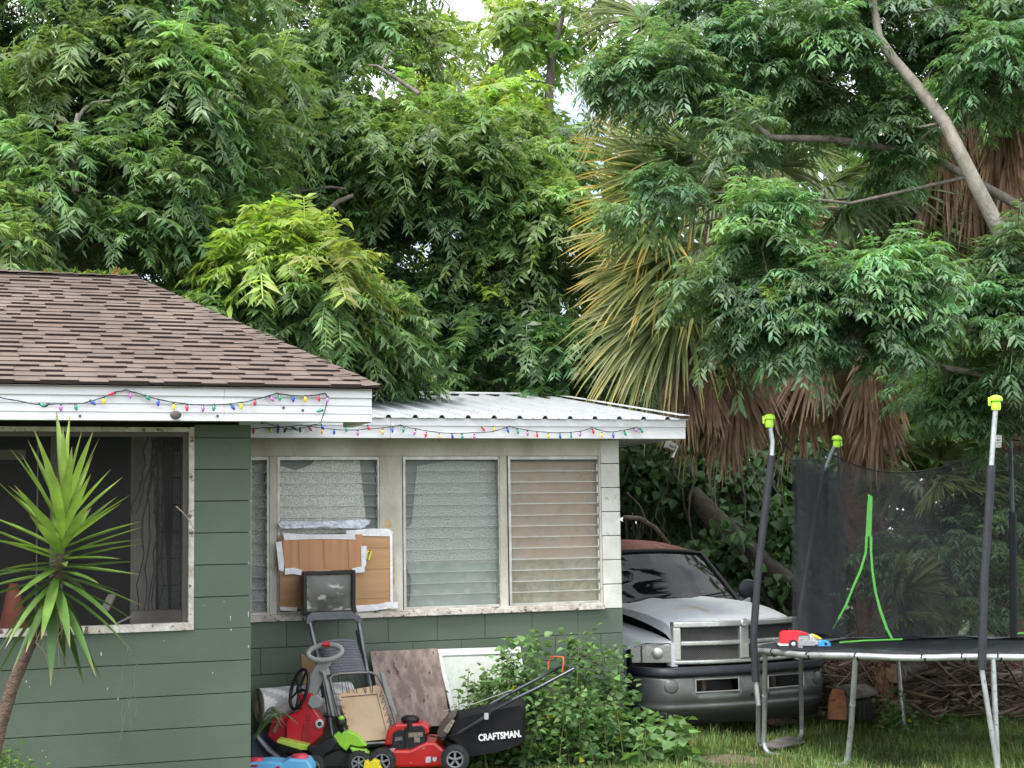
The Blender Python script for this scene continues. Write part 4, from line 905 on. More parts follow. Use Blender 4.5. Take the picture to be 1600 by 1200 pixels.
# ---------- yucca ----------
def yucca():
    Y=8.55
    base=gb_(-22,1330,Y); root=empty('yucca_plant',base,0,'spiky yucca with sword leaves on a leaning bare stem in front of the porch opening','plant')
    mb=MB(); st=[Vector((base[0],base[1],-.05+base[2]))]+[P(x,y,Y) for x,y in ((-14,1200),(2,1130),(20,1070),(45,1010),(66,965),(84,930),(92,890),(97,850),(102,800))]
    mb.tube(st,[.05,.042,.038,.037,.036,.034,.030,.024,.02,.014],10)
    mb.build('stem',mat('yucca_bark',(.17,.115,.085),(.08,.055,.045),scale=22,rough=.95,bump=1,bscale=60,stretch=(1,1,2)),root)
    V=[];C=[];F=[]
    rs=random.Random(4)
    leaves=[]
    axis=[P(102,790,Y),P(97,850,Y),P(92,890,Y),P(82,935,Y)]
    for k in range(80):
        f=(k/79)**.9; 
        s=axis[0].lerp(axis[1],f*3) if f<.333 else (axis[1].lerp(axis[2],f*3-1) if f<.667 else axis[2].lerp(axis[3],f*3-2))
        elv=R_(84-f*f*20-f*124)+rs.uniform(-.20,.20)
        a=k*2.39996; L=rs.uniform(.46,.62)*(1-.12*abs(f-.4)); wd=rs.uniform(.023,.032)
        c=(np.array((.23,.34,.07))*(1-f)+np.array((.055,.12,.03))*f)*rs.uniform(.75,1.25)
        leaves.append((s,a,elv,L,wd,c,rs.uniform(.0,.05)+(.14 if f>.78 else 0)))
    for (s,a,e,L,wd,c,dr) in leaves:
        d=np.array((math.cos(a)*math.cos(e),math.sin(a)*math.cos(e),math.sin(e))); sd=np.cross(d,UPV); sd/=np.linalg.norm(sd)+1e-6; n=np.cross(sd,d)
        n0=len(V); ks=[0,.12,.35,.6,.82,1.0]; ws=[.5,.7,1,.85,.45,.03]
        for kk,ww in zip(ks,ws):
            p=np.array(s)+d*L*kk-UPV*dr*L*kk**2.5
            w_=wd*ww
            for sg in (-1,0,1):
                V.append(p+sd*sg*w_+n*(abs(sg)*w_*.45)); C.append(c*(1.0 if sg else 1.15) if kk<.97 else np.array((.25,.20,.10)))
        for j in range(5):
            for i in (0,1): b=n0+j*3+i; F.append((b,b+1,b+4,b+3))
    npmesh('leaves',np.array(V),[np.array(F)],np.array(C),leafmat('yucca_leaf',trans=.2,rough=.33,spec=.5),parent=root,smooth=False)
    mb=MB()
    for k in range(16):
        b=P(rs.uniform(60,95),rs.uniform(925,975),Y+rs.uniform(-.04,.04)); L=rs.uniform(.08,.28); mb.tube([b,b+Vector((rs.uniform(-.05,.05),-.03,-L*.5)),b+Vector((rs.uniform(-.06,.06),-.03,-L))],[.004,.003,.001],4,cap=False)
    mb.build('dry_leaf_strands',mat('dry_yucca',(.42,.34,.22),rough=.8),root)
yucca()
def bush(name,label,cat,base,stems,lsize,col,density,wid=.42,seed=1,droop=.3,mt=None):
    r=random.Random(seed); root=empty(name,base,0,label,cat); mb=MB(); B=[];D=[];S=[]
    for (x,y,z,hx,hy,hz) in stems:
        a=Vector((x,y,z)); b=Vector((hx,hy,hz)); L=(b-a).length; m=a.lerp(b,.55)+Vector((0,0,.10*L))
        pts=[]; n=8
        for i in range(n+1):
            f=i/n; pts.append(a*(1-f)**2+m*2*f*(1-f)+b*f*f)
        mb.tube(pts,[.006*(1-.7*i/n) for i in range(n+1)],5,cap=False)
        nl=int(L*density)
        for k in range(nl):
            f=.12+.88*k/nl; i=min(int(f*n),n-1); p=pts[i].lerp(pts[i+1],f*n-i)
            az=k*1.5708+r.uniform(-.4,.4)
            for q in (0,math.pi):
                d=Vector((math.cos(az+q),math.sin(az+q),r.uniform(-.6,.35))); B.append(p+d*.015); D.append(d); S.append(r.uniform(.6,1.15)*lsize*(1.1-.5*f))
                if r.random()<.45: 
                    d2=d+Vector((r.uniform(-.5,.5),r.uniform(-.5,.5),r.uniform(-.2,.5))); B.append(p+d*r.uniform(.05,.12)+Vector((0,0,r.uniform(-.03,.04)))); D.append(d2); S.append(r.uniform(.5,.95)*lsize)
    B=np.array(B);D=np.array(D);n=len(B)
    cc=col*(1+rng.normal(0,.2,(n,1)))*(1+rng.normal(0,.05,(n,3)))
    yel=rng.random(n)<.004; cc[yel]=np.array((.45,.40,.03))
    V,F,C=broad(B,D,np.array(S),np.maximum(cc,.004),wid,.14); npmesh('leaves',V,[F],C,mt or M_leafb,parent=root); mb.build('stems',mat('green_stem',(.12,.17,.05),(.16,.12,.06),scale=8,rough=.7),root)
    return root
rs=random.Random(8)
def stemset(lst,spread):
    out=[]
    for (px,py,Y,n,sx) in lst:
        for k in range(n):
            e=P(px+rs.uniform(-sx,sx),py+rs.uniform(-10,26),Y+rs.uniform(-.25,.2)); b=Vector((e.x+rs.uniform(-spread,spread),e.y+rs.uniform(-.1,.15),0)); b.z=gz(b.x,b.y); out.append((*b,*e))
    return out
GN=np.array((.125,.225,.08))
bush('leafy_bush','tall leafy green weed bush growing against the green block wall left of the pickup truck','bush',gb_(870,1160,11.9),
     stemset([(800,1000,11.85,4,14),(832,985,11.85,3,12),(815,1040,11.7,4,22),(905,985,12.0,4,22),(945,1010,12.1,5,24),(870,1040,11.8,5,30),(900,1075,11.6,6,40),(850,1095,11.5,5,36),(940,1090,11.8,6,30),(880,1130,11.4,6,50),(960,1060,12.2,4,14),(930,1130,11.7,6,35),(835,1135,11.4,5,26),(740,1070,11.75,4,16),(770,1040,11.75,4,16),(790,1080,11.6,6,22),(740,1100,11.6,5,18)],.14),.090,GN,26,seed=2)
bush('low_leafy_plant','low clump of broad heart shaped leaves at the white corner beside the pickup bumper','plant',gb_(1020,1165,11.9),
     stemset([(1000,1105,12.0,5,20),(1030,1115,11.9,6,28),(1055,1125,11.9,5,16),(1020,1140,11.6,7,35),(985,1130,11.8,5,14),(1065,1150,11.6,4,12)],.06),.13,GN*1.05,26,wid=.5,seed=3)
bush('corner_weed','bright green weed poking up at the lower left corner below the yucca','plant',gb_(20,1260,8.9),
     stemset([(5,1165,8.9,4,14),(30,1180,8.85,4,16),(-20,1170,8.9,3,10),(50,1195,8.8,3,10)],.05),.05,np.array((.12,.24,.06)),60,wid=.25,seed=4)
bush('climbing_weed','thin weed sprigs climbing in front of the white framed panel','plant',gb_(760,1170,11.5),
     stemset([(715,1085,11.6,2,6),(755,1045,11.7,3,14),(735,1030,11.75,2,6),(785,1015,11.8,3,12)],.04),.055,GN,24,seed=5)
# leaf litter and sprigs on the ridge
n=420; s_=rng.uniform(0,1,n); pxs=55+s_*150
B=[];
for a in pxs: 
    q=HP(float(a),433+float(rng.uniform(-5,6)),tr-.03); B.append(q)
B=np.array(B); D=nrm_(rng.normal(0,1,(n,3))+np.array((0,-.2,.1))); cc=np.where(rng.random((n,1))<.35,np.array((.30,.20,.08)),np.array((.10,.18,.04)))*rng.uniform(.7,1.2,(n,1))
V,F,C=broad(B,D,rng.uniform(.03,.08,n),cc,.3); lf=npmesh('leaf_litter',V,[F],C,M_leafb); tag(lf,'fallen leaves and sprigs gathered along the top of the shingle roof ridge','leaf litter',kind='stuff')
# ---------- boards, rug and panels against the wall ----------
def leaning(name,label,cat,pts,ts,th,m,bevel=.002,partname='board'):
    c=HP(sum(p[0] for p in pts)/len(pts),max(p[1] for p in pts),sum(ts)/len(ts)); c.z=0
    root=empty(name,c,0,label,cat); mb=MB(); Q(mb,pts,ts,th); mb.build(partname,m,root,bevel=bevel); return root
def solo(name,label,cat,pts,ts,th,m,bevel=.002,group=None):
    mb=MB(); Q(mb,pts,ts,th); c=HP(*pts[0],ts[0] if isinstance(ts,(list,tuple)) else ts); o=mb.build(name,m,loc=c,bevel=bevel); return tag(o,label,cat,group)
M_ply=mat('weathered_plywood',(.30,.235,.20),(.17,.13,.115),scale=5,rough=.95,bump=.4,bscale=40,stretch=(3.2,3.2,.5),c3=(.07,.05,.045),s3=9,t3=(.64,.72),lo=.4,hi=.6)
solo('plywood_board','weathered greyish brown plywood sheet leaning against the green block wall','board',[(577,1019),(683,1014),(704,1134),(600,1140)],[1.88,1.90,1.60,1.58],.015,M_ply)
wp=empty('framed_panel',HP(740,1110,1.7),0,'white framed panel leaning behind the weeds to the right of the plywood','panel')
wp.location.z=0
mb=MB(); a=(680,1016);b=(812,1012);c=(826,1105);d=(704,1112)
def ip(u,v): 
    x=(a[0]*(1-u)+b[0]*u)*(1-v)+(d[0]*(1-u)+c[0]*u)*v; y=(a[1]*(1-u)+b[1]*u)*(1-v)+(d[1]*(1-u)+c[1]*u)*v; return (x,y)
def tt(v): return 1.93-.28*v
for (u0,v0,u1,v1) in ((0,0,1,.11),(0,.11,.055,1),(.945,.11,1,1),(.055,.9,.945,1)):
    Q(mb,[ip(u0,v0),ip(u1,v0),ip(u1,v1),ip(u0,v1)],[tt(v0),tt(v0),tt(v1),tt(v1)],.022)
mb.build('panel_frame',mat('white_frame',(.58,.59,.59),(.5,.51,.5),rough=.5),wp,bevel=.003)
mb=MB(); Q(mb,[ip(.055,.11),ip(.945,.11),ip(.945,.9),ip(.055,.9)],[tt(.11),tt(.11),tt(.9),tt(.9)],.008); mb.build('panel_sheet',mat('frosted_sheet',(.45,.48,.43),(.38,.42,.37),scale=20,rough=.5,bump=.3,bscale=60),wp)
# rolled chevron rug
rug=empty('rolled_rug',HP(430,1120,1.75),0,'rolled grey and white chevron rug lying against the wall beside the green corner','rug'); rug.location.z=0
m=bpy.data.materials.new('chevron_cloth'); m.use_nodes=True; N=m.node_tree.nodes; Lk=m.node_tree.links; at=N.new('ShaderNodeAttribute'); at.attribute_name='col'; Lk.new(at.outputs['Color'],N['Principled BSDF'].inputs['Base Color']); N['Principled BSDF'].inputs['Roughness'].default_value=.9
mb=MB(); A=HP(405,1102,1.72); B_=HP(500,1094,1.80); ax=(B_-A).normalized(); u_=Vector((0,0,1)); v_=ax.cross(u_).normalized(); r=.125
NA=40;NB=44
def sp(i,j,rr): 
    a_=2*math.pi*i/NA; return A+ax*((B_-A).length*1.5*j/NB)+(u_*math.cos(a_)+v_*math.sin(a_))*rr
for i in range(NA):
    for j in range(NB):
        ph=((j+.0)*.5+ (abs((i%16)-8))*.9)%6; c_=(.66,.65,.63) if ph<3 else (.42,.42,.42)
        mb.add([sp(i,j,r),sp(i,j+1,r),sp(i+1,j+1,r),sp(i+1,j,r)],[(0,1,2,3)],True,c_)
for k in range(5): mb.tube([sp(i,0,r-.018*k-.004) for i in range(0,NA)],.006,5,closed=True,col=(.45,.38,.28))
mb.build('rug_roll',m,rug)
# strap leaved plant beside it
def strap():
    base=HP(405,1150,1.35); base.z=0; root=empty('strap_leaf_plant',base,0,'clump of dark green arching strap leaves between the rug and the green wall corner','plant'); mb=MB(); r=random.Random(3)
    for k in range(9):
        a=r.uniform(-1.2,1.2); L=r.uniform(.22,.36); h=r.uniform(.14,.26); d=Vector((math.cos(a),-math.sin(abs(a))*.3,0)); pts=[]
        b0=HP(398,1155,1.4)
        for i in range(9):
            f=i/8; pts.append(b0+d*L*f+Vector((0,0,h*math.sin(f*2.5)*.9)))
        mb.tube(pts,[.012,.016,.017,.017,.016,.014,.011,.007,.002],6,cap=False,flat=.18,col=(r.uniform(.7,1.3),)*3)
    mb.build('leaves',mat('strap_leaf',(.07,.13,.04),(.11,.18,.06),scale=9,rough=.4,attr=True),root)
strap()
# tan carton edge behind the handle toy
solo('flat_carton','thin tan carton standing on edge behind the grey steering handle','cardboard',[(469,1021),(500,1030),(506,1080),(473,1078)],1.80,.03,mat('cardboard_plain',(.42,.27,.15),(.36,.22,.12),scale=4,rough=.9))
# ---------- cardboard over the window ----------
cb=empty('cardboard_cover',HP(525,950,1.93),0,'pair of cardboard sheets taped with white tape over the lower half of the louvred window','cardboard')
M_card=mat('cardboard',(.44,.265,.14),(.37,.215,.11),scale=2.5,rough=.9,bump=.15,bscale=120,stretch=(1,1,9),detail=2)
M_card2=mat('cardboard_reddish',(.50,.265,.14),(.44,.23,.12),scale=2.5,rough=.9,bump=.15,bscale=110,stretch=(9,9,1),detail=2)
mb=MB(); Q(mb,[(437,836),(555,834),(556,829),(609,832),(611,948),(565,951),(437,952)],1.945,.008); mb.build('back_sheet',M_card,cb)
mb=MB(); Q(mb,[(441,843),(553,841),(555,835),(566,835),(566,889),(470,893),(445,890)],1.925,.008); mb.build('front_sheet',M_card2,cb)
mb=MB()
for (x0,x1,y) in ((560,609,856),(560,610,889),(557,610,935)): Q(mb,[(x0,y),(x1,y-1),(x1,y-.2),(x0,y+.8)],1.936,.001)
for (x,y0,y1) in ((466,845,888),(505,843,888),(543,842,887)): Q(mb,[(x,y0),(x+.8,y0),(x+2.2,y1),(x+1.4,y1)],1.916,.001)
mb.build('crease',mat('cardboard_crease',(.31,.185,.095),rough=.9),cb)
M_tape=mat('white_tape',(.72,.72,.74),(.60,.60,.63),scale=10,rough=.35,bump=.4,bscale=25)
tapes=[[(442,833),(480,835),(535,835),(553,832),(556,843),(500,842),(444,844)],[(541,829),(580,826),(606,826),(614,831),(612,838),(556,837),(541,834)],[(431,847),(440,846),(444,880),(443,893),(436,891)],[(445,888),(460,887),(472,891),(472,899),(458,897),(445,898)],[(564,853),(573,853),(572,884),(565,887)],[(550,888),(570,884),(570,894),(551,896)],[(556,946),(590,944),(610,940),(612,950),(585,954),(558,956)],[(609,836),(613,838),(614,950),(610,951)],[(611,941),(622,940),(622,951),(612,951)],[(437,948),(464,949),(464,955),(438,954)]]
for k,tp_ in enumerate(tapes):
    mb=MB(); tq=1.914 if k in (0,2,3,4,5) else 1.934; Q(mb,tp_,tq-.0006*k,.0015); mb.build('tape_strip',M_tape,cb)
mb=MB(); Q(mb,[(434,817),(445,814),(500,815),(560,812),(578,812),(577,818),(564,826),(500,824),(440,826)],1.935,.006); mb.build('silver_sheet_edge',mat('silver_sheeting',(.55,.58,.63),(.38,.41,.47),scale=14,rough=.3,bump=1,bscale=18,metal=.2),cb)
mb=MB(); Q(mb,[(574,859),(581,862),(577,876),(570,873)],1.930,.001); stk=mb.build('warning_sticker',mat('yellow_sticker',(.75,.68,.04),(.7,.62,.04),rough=.5),cb)
def text(body,size,M,m,parent,name,ext=.0008,bold=0):
    cu=bpy.data.curves.new(name,'FONT'); cu.body=body; cu.size=size; cu.extrude=ext; cu.offset=bold; cu.align_x='CENTER'; cu.align_y='CENTER'; cu.resolution_u=3
    o=bpy.data.objects.new('tmp',cu); COL.objects.link(o); dg=bpy.context.evaluated_depsgraph_get(); me=bpy.data.meshes.new_from_object(o.evaluated_get(dg)); bpy.data.objects.remove(o)
    me.name=name; me.materials.clear(); me.materials.append(m); q=bpy.data.objects.new(name,me); COL.objects.link(q); q.parent=parent
    q.matrix_local=pmat(parent).inverted()@M
    return q
c=HP(575.5,867.5,1.9275); 
text('HEAVY',.026,Matrix.Translation(c)@Matrix.Rotation(TH,4,'Z')@Matrix.Rotation(R_(90),4,'X')@Matrix.Rotation(R_(-108),4,'Z'),M_blk,cb,'sticker_lettering',bold=.0006)
# ---------- old television ----------
tv=empty('old_television',HP(515,957,1.75),0,'dirty black tube television set sticking out of the window through the cardboard','television')
def HB(mb,x0,x1,t0,t1,z0,z1): 
    M=mb.M; mb.M=HM; mb.bb(x0,x1,t0,t1,z0,z1); mb.M=M
sa,za=H(474,893,1.62); sb,zb=H(556,958,1.62)
mb=MB(HM); fr_=.028
mb.bb(sa,sa+fr_,1.62,1.70,zb,za); mb.bb(sb-fr_,sb,1.62,1.70,zb,za); mb.bb(sa+fr_,sb-fr_,1.62,1.70,za-.03,za); mb.bb(sa+fr_,sb-fr_,1.62,1.70,zb,zb+.025); mb.bb(sa+fr_,sb-fr_,1.66,1.70,zb+.025,za-.03)
vs=[(sa+.005,1.70,zb),(sb-.005,1.70,zb),(sb-.005,1.70,za-.004),(sa+.005,1.70,za-.004),(sa+.05,1.96,zb+.03),(sb-.05,1.96,zb+.03),(sb-.05,1.96,za-.04),(sa+.05,1.96,za-.04)]
mb.add(vs,[(4,5,6,7),(0,1,5,4),(2,3,7,6),(0,4,7,3),(1,2,6,5)])
mb.build('television_case',mat('black_tv_case',(.009,.008,.008),(.02,.016,.014),scale=6,rough=.4,bump=.1,spec=.3),tv,bevel=.004)
mb=MB(HM); mb.bb(sa+.1,sa+.22,1.63,1.69,za+.0005,za+.002); mb.build('paper_label',mat('paper_label',(.6,.6,.6),rough=.7),tv)
mb=MB()
def scr(u,v): return HW(sa+fr_+(sb-sa-2*fr_)*u,1.648-.012*math.sin(math.pi*u)*math.sin(math.pi*v),zb+.025+(za-zb-.055)*v)
mb.grid(scr,12,10); mb.build('screen',mat('dirty_tv_glass',(.055,.055,.045),(.09,.09,.075),scale=6,rough=.12,r2=.5,c3=(.40,.40,.36),s3=9,t3=(.56,.66),spec=.7,stretch=(1,1,1.8)),tv)
# ---------- folded step ladder / cart ----------
ld=empty('folding_step_stool',HP(530,1150,1.35),0,'folded grey step stool with a ribbed dark step leaning under the television','step stool'); ld.location.z=0
mb=MB(); T=lambda f:1.62-.30*f
Q(mb,[(479,962),(486,957),(548,955),(561,962),(566,972),(560,974),(551,967),(489,969),(481,975),(477,974)],1.56,.03); mb.build('top_tray',M_dgr,ld,bevel=.004)
for nm,pts in (('side_rail',[(483,970,1.55),(490,1000,1.52),(500,1040,1.46),(512,1100,1.4),(520,1150,1.35)]),('side_rail',[(560,970,1.55),(566,1005,1.52),(574,1050,1.46),(584,1100,1.4),(592,1150,1.35)])):
    mb=MB(); mb.tube([HP(*p) for p in pts],.016,8); mb.build(nm,mat('grey_rail_metal',(.22,.23,.25),(.10,.10,.11),scale=8,rough=.35,metal=.5),ld)
mb=MB(); mb.tube([HP(488,985,1.57),HP(494,1030,1.50),HP(505,1090,1.42)],.009,6); mb.tube([HP(557,985,1.57),HP(566,1030,1.50),HP(578,1090,1.42)],.009,6); mb.build('inner_rail',M_blk,ld)
mb=MB(); n=13
def stp(u,v): 
    xl=495+v*17; xr=557+v*15; yl=1004+v*52-3*math.sin(u*3.14)*(1-v); yr=1000+v*52-3*math.sin(u*3.14)*(1-v); x=xl+(xr-xl)*u; y=yl+(yr-yl)*u
    return HP(x,y,1.50-.08*v-.006*abs(math.sin(v*n*math.pi)))
mb.grid(stp,4,52); mb.build('ribbed_step',M_dgr,ld,solid=.012)
# ---------- laced folding chair ----------
ch=empty('folding_chair',HP(575,1160,1.25),0,'folded tan sling garden chair laced with black cord onto a grey tube frame','chair'); ch.location.z=0
ML=mat('tan_sling',(.47,.34,.22),(.40,.28,.17),scale=4,rough=.9,bump=.1,c3=(.33,.23,.14),s3=8,t3=(.6,.7)); MT=mat('grey_tube',(.20,.19,.18),(.11,.10,.10),scale=10,rough=.4,metal=.5)
def ct(y): return 1.40-.25*(y-1050)/110
mb=MB(); loop=[(531,1120),(524,1095),(518,1070),(515,1060),(520,1055),(530,1053),(560,1051),(580,1051),(590,1056),(597,1068),(606,1090),(614,1115),(620,1135)]
mb.tube([HP(x,y,ct(y)) for x,y in loop],.011,8); mb.tube([HP(552,1163,ct(1160)),HP(610,1160,ct(1160))],.011,8); mb.tube([HP(531,1120,ct(1120)),HP(545,1160,ct(1160))],.011,8); mb.tube([HP(620,1135,ct(1135)),HP(612,1160,ct(1160))],.011,8); mb.build('tube_frame',MT,ch)
mb=MB(); Q(mb,[(527,1084),(545,1079),(588,1071),(595,1074),(611,1145),(606,1155),(555,1160),(549,1156)],[ct(y)+.015 for y in (1084,1079,1071,1074,1145,1155,1160,1156)],.006); mb.build('sling',ML,ch)
mb=MB(); Q(mb,[(533,1089),(589,1084),(589.6,1085),(533.4,1090)],ct(1088)+.004,.002); mb.tube([HP(589,1085,ct(1085)+.004),HP(603,1140,ct(1140)+.004)],.0015,4); mb.build('sling_seam',M_blk,ch)
mb=MB(); r=random.Random(2)
for k,(x0,x1) in enumerate(((533,536),(536,543),(541,546),(541,554),(553,558),(560,571),(571,572),(575,580),(582,582))): mb.tube([HP(x0,1053,ct(1053)-.012),HP(x1,1083,ct(1080)-.002)],.0022,4)
for k in range(7):
    y=1085+k*10; mb.tube([HP(597+k*3.0,y-6,ct(y)-.012),HP(593+k*2.7,y+4,ct(y)),HP(600+k*3,y+1,ct(y)-.012)],.002,4); mb.tube([HP(521+k*3.4,y-2,ct(y)-.012),HP(532+k*2.8,y,ct(y))],.002,4)
mb.build('lacing',M_blk,ch)
for pts in ([(503,1048),(509,1052),(524,1120),(520,1124),(515,1100)],[(592,1048),(599,1053),(619,1115),(613,1120),(600,1080)]):
    mb=MB(); Q(mb,pts,1.30,.03); mb.build('armrest',M_gry,ch,bevel=.006)
# ---------- red ride-on toy with grey push column ----------
rt_=empty('ride_on_toy',P(465,1175,11.15),0,'red plastic ride on toy with a tall grey push column and oval handle','ride-on toy'); rt_.location.z=.02
Yt=11.1
mb=MB(); EX(mb,[(470,1108),(466,1088),(470,1085),(489,1083),(491,1108),(507,1130),(504,1150),(489,1163),(468,1166),(447,1160),(446,1128),(452,1118)],Yt,.16); mb.build('front_shell',M_red,rt_,bevel=.012)
mb=MB(); EX(mb,[(418,1150),(424,1126),(432,1121),(446,1118),(455,1114),(452,1118),(446,1130),(447,1161),(430,1160)],Yt+.03,.16); mb.build('side_shell',mat('dark_red_plastic',(.36,.01,.02),rough=.35),rt_,bevel=.012)
mb=MB(); EX(mb,[(474,1131),(484,1129),(486,1150),(484,1158),(470,1158),(471,1148)],Yt-.004,.01); EX(mb,[(478,1116),(486,1116),(486,1126),(477,1128)],Yt-.004,.01); mb.build('footwell',mat('red_recess',(.34,.008,.014),rough=.5),rt_,bevel=.004)
mb=MB(); EX(mb,[(426,1143),(434,1127),(437,1129),(430,1146)],Yt+.02,.02); mb.build('side_grille',mat('olive_trim',(.16,.16,.09),rough=.6),rt_)
hl=MB(); hl.lathe([(.032,0),(.034,.01),(.020,.014)],P(499,1131,Yt-.005),(.3,-1,.1),16); o=hl.build('headlamp_ring',mat('pale_plastic',(.6,.6,.58),rough=.3),rt_); hl=MB(); hl.lathe([(.018,.012),(.008,.02)],P(499,1131,Yt-.006),(.3,-1,.1),14); hl.build('headlamp_lens',M_blk,o)
mb=MB(); EX(mb,[(458,1112),(462,1098),(492,1040),(498,1033),(514,1033),(515,1040),(508,1052),(500,1072),(492,1092),(488,1102),(470,1100),(466,1114)],Yt+.02,.10); mb.build('push_column',M_gry,rt_,bevel=.010)
mb=MB(); EX(mb,[(484,1088),(496,1085),(505,1094),(500,1106),(488,1108),(480,1100)],Yt-.03,.06); EX(mb,[(498,1048),(512,1044),(516,1054),(506,1058)],Yt-.02,.06); EX(mb,[(508,1058),(514,1066),(530,1118),(526,1121),(521,1112),(512,1085)],Yt+.04,.03); mb.build('cup_holder',M_gry,rt_,bevel=.008)
mb=MB(); ring=[]
for i in range(28):
    a=2*math.pi*i/28; ring.append(P(505.5+26.5*math.cos(a)+2,1019.5-12*math.sin(a)-(2.5*math.cos(a)),Yt+.0+.03*math.sin(a)))
mb.tube(ring,.021,9,closed=True); mb.build('oval_handle',M_gry,rt_)
mb=MB(); mb.tube([P(504,1006.5,Yt),P(510,1006.5,Yt),P(516,1007,Yt)],.020,9); mb.build('red_button',M_red,rt_)
mb=MB(); ring=[]
cw=P(467.5,1077,Yt-.04); tv1=(P(476,1046,Yt-.04)-cw); tv2=(P(479,1080,Yt-.10)-cw)
for i in range(30):
    a=2*math.pi*i/30; ring.append(cw+tv1*math.cos(a)+tv2*math.sin(a))
mb.tube(ring,.013,7,closed=True)
for k in range(5): a=k*1.2566+.3; mb.tube([cw,cw+tv1*math.cos(a)+tv2*math.sin(a)],.009,6)
mb.ell(cw,(.025,.02,.03)); mb.build('toy_steering_wheel',M_blk,rt_)
# ---------- lime toy quad ----------
q4=empty('toy_quad_bike',P(540,1195,10.95),0,'small black and lime green toy quad bike standing left of the red mower','toy vehicle'); q4.location.z=.01
Yq=10.95; M_lime=mat('lime_plastic',(.30,.62,.04),(.25,.52,.04),rough=.35)
mb=MB(); EX(mb,[(520,1150),(528,1143),(545,1143),(560,1150),(573,1166),(560,1167),(547,1164),(541,1174),(530,1165)],Yq,.14); EX(mb,[(546,1168),(570,1172),(577,1178),(572,1182),(550,1175)],Yq-.03,.1); mb.build('front_fender',M_lime,q4,bevel=.008)
mb=MB(); EX(mb,[(432,1157),(436,1155),(482,1165),(481,1172),(470,1172),(433,1161)],Yq+.02,.12); mb.build('rear_fender',mat('lime_yellow_plastic',(.50,.60,.10),(.35,.55,.06),scale=20,rough=.4),q4,bevel=.004)
mb=MB(); EX(mb,[(480,1166),(495,1164),(510,1155),(521,1152),(528,1160),(520,1172),(508,1180),(502,1190),(496,1186),(480,1173)],Yq-.01,.12); mb.build('seat',M_blk,q4,bevel=.012)
mb=MB(); EX(mb,[(470,1174),(500,1184),(530,1172),(550,1180),(552,1198),(470,1198)],Yq+.04,.10); mb.build('chassis',M_rub,q4,bevel=.006)
mb=MB(); mb.ell(P(533,1128,Yq),(.042,.05,.052)); mb.tube([P(533,1135,Yq),P(535,1150,Yq+.03)],.02); o=mb.build('helmet_shaped_lamp',M_blk,q4); mb=MB(); mb.ell(P(533,1122,Yq-.03),(.024,.024,.018)); mb.build('lamp_cap',M_lime,o)
mb=MB(); mb.tube([P(505,1119,Yq+.05),P(520,1120,Yq+.02),P(533,1124,Yq)],.006,6); mb.build('handlebar',M_blk,q4)
def twheel(cx,cy,Y,r,w_,parent,name='wheel',rim=None,spokes=6,lug=16):
    c=P(cx,cy,Y); t=MB(); prof=[(r*.62,-w_/2),(r*.93,-w_/2),(r,-w_/3),(r,w_/3),(r*.93,w_/2),(r*.62,w_/2)]
    t.lathe([(rr,z) for rr,z in prof],c,(0,-1,0),28,cap=False)
    for k in range(lug):
        a=2*math.pi*k/lug; R=Matrix.Rotation(a,3,'Y'); t.box(c+R@Vector((0,0,r*1.0)),(r*.16,w_*.9,r*.07),R)
    o=t.build(name,M_rub,parent)
    m2=MB(); m2.lathe([(r*.62,w_*.48),(r*.57,w_*.54),(r*.50,w_*.30)],c,(0,-1,0),24,cap=False)
    for k in range(spokes):
        a=2*math.pi*k/spokes; R=Matrix.Rotation(a,3,'Y'); m2.box(c+R@Vector((0,-w_*.36,r*.32)),(r*.16,w_*.12,r*.5),R)
    m2.lathe([(0,w_*.6),(r*.10,w_*.58),(r*.15,w_*.4)][::-1],c,(0,-1,0),14)
    m2.lathe([(0.001,w_*.1),(r*.6,w_*.1)],c,(0,-1,0),20,col=(.2,.2,.2))
    m2.build('wheel_rim',rim or M_gry,o); return o
twheel(561,1192,Yq-.06,.085,.06,q4); twheel(489,1198,Yq-.06,.085,.06,q4); twheel(575,1190,Yq+.2,.075,.05,q4)
# ---------- dark blue grey bin, blue toy, yellow toy ----------
bn=empty('dark_tub',P(425,1195,11.1),0,'dark blue grey plastic tub tipped on its side behind the pale blue toy','tub'); bn.location.z=0
mb=MB(); EX(mb,[(392,1150),(400,1146),(414,1165),(438,1188),(448,1200),(392,1200)],11.1,.3); mb.build('tub_body',mat('navy_plastic',(.05,.06,.10),(.07,.08,.12),rough=.5),bn,bevel=.01)
mb=MB(); mb.tube([P(x,y,11.06) for x,y in ((401,1146),(404,1154),(420,1172),(440,1188),(452,1197))],[.012,.03,.04,.036,.03],8,flat=.5); mb.build('tub_rim',mat('grey_blue_plastic',(.13,.14,.16),(.2,.21,.23),scale=6,rough=.45),bn)
bt=empty('pale_blue_toy',P(430,1200,10.5),0,'pale blue plastic toy with two round red knobs beside the green corner','toy'); bt.location.z=.0
mb=MB(); EX(mb,[(370,1196),(392,1192),(418,1190),(440,1192),(452,1186),(480,1188),(487,1200),(488,1222),(370,1222)],10.45,.22); mb.build('toy_body',mat('sky_blue_plastic',(.14,.46,.75),(.12,.40,.68),rough=.35),bt,bevel=.012)
for (x,y) in ((400,1190),(468,1184)):
    mb=MB(); mb.lathe([(.055,-.03),(.062,-.01),(.062,.01),(.05,.025),(0,.028)],P(x,y,10.55),(0,0,1),20); mb.build('red_knob',mat('pinkish_red_plastic',(.60,.05,.09),rough=.35),bt)
mb=MB(); EX(mb,[(372,1196),(402,1195),(404,1197),(372,1200)],10.44,.01); EX(mb,[(425,1201),(436,1197),(440,1203),(428,1210)],10.44,.01); mb.build('toy_stripe',M_red,bt)
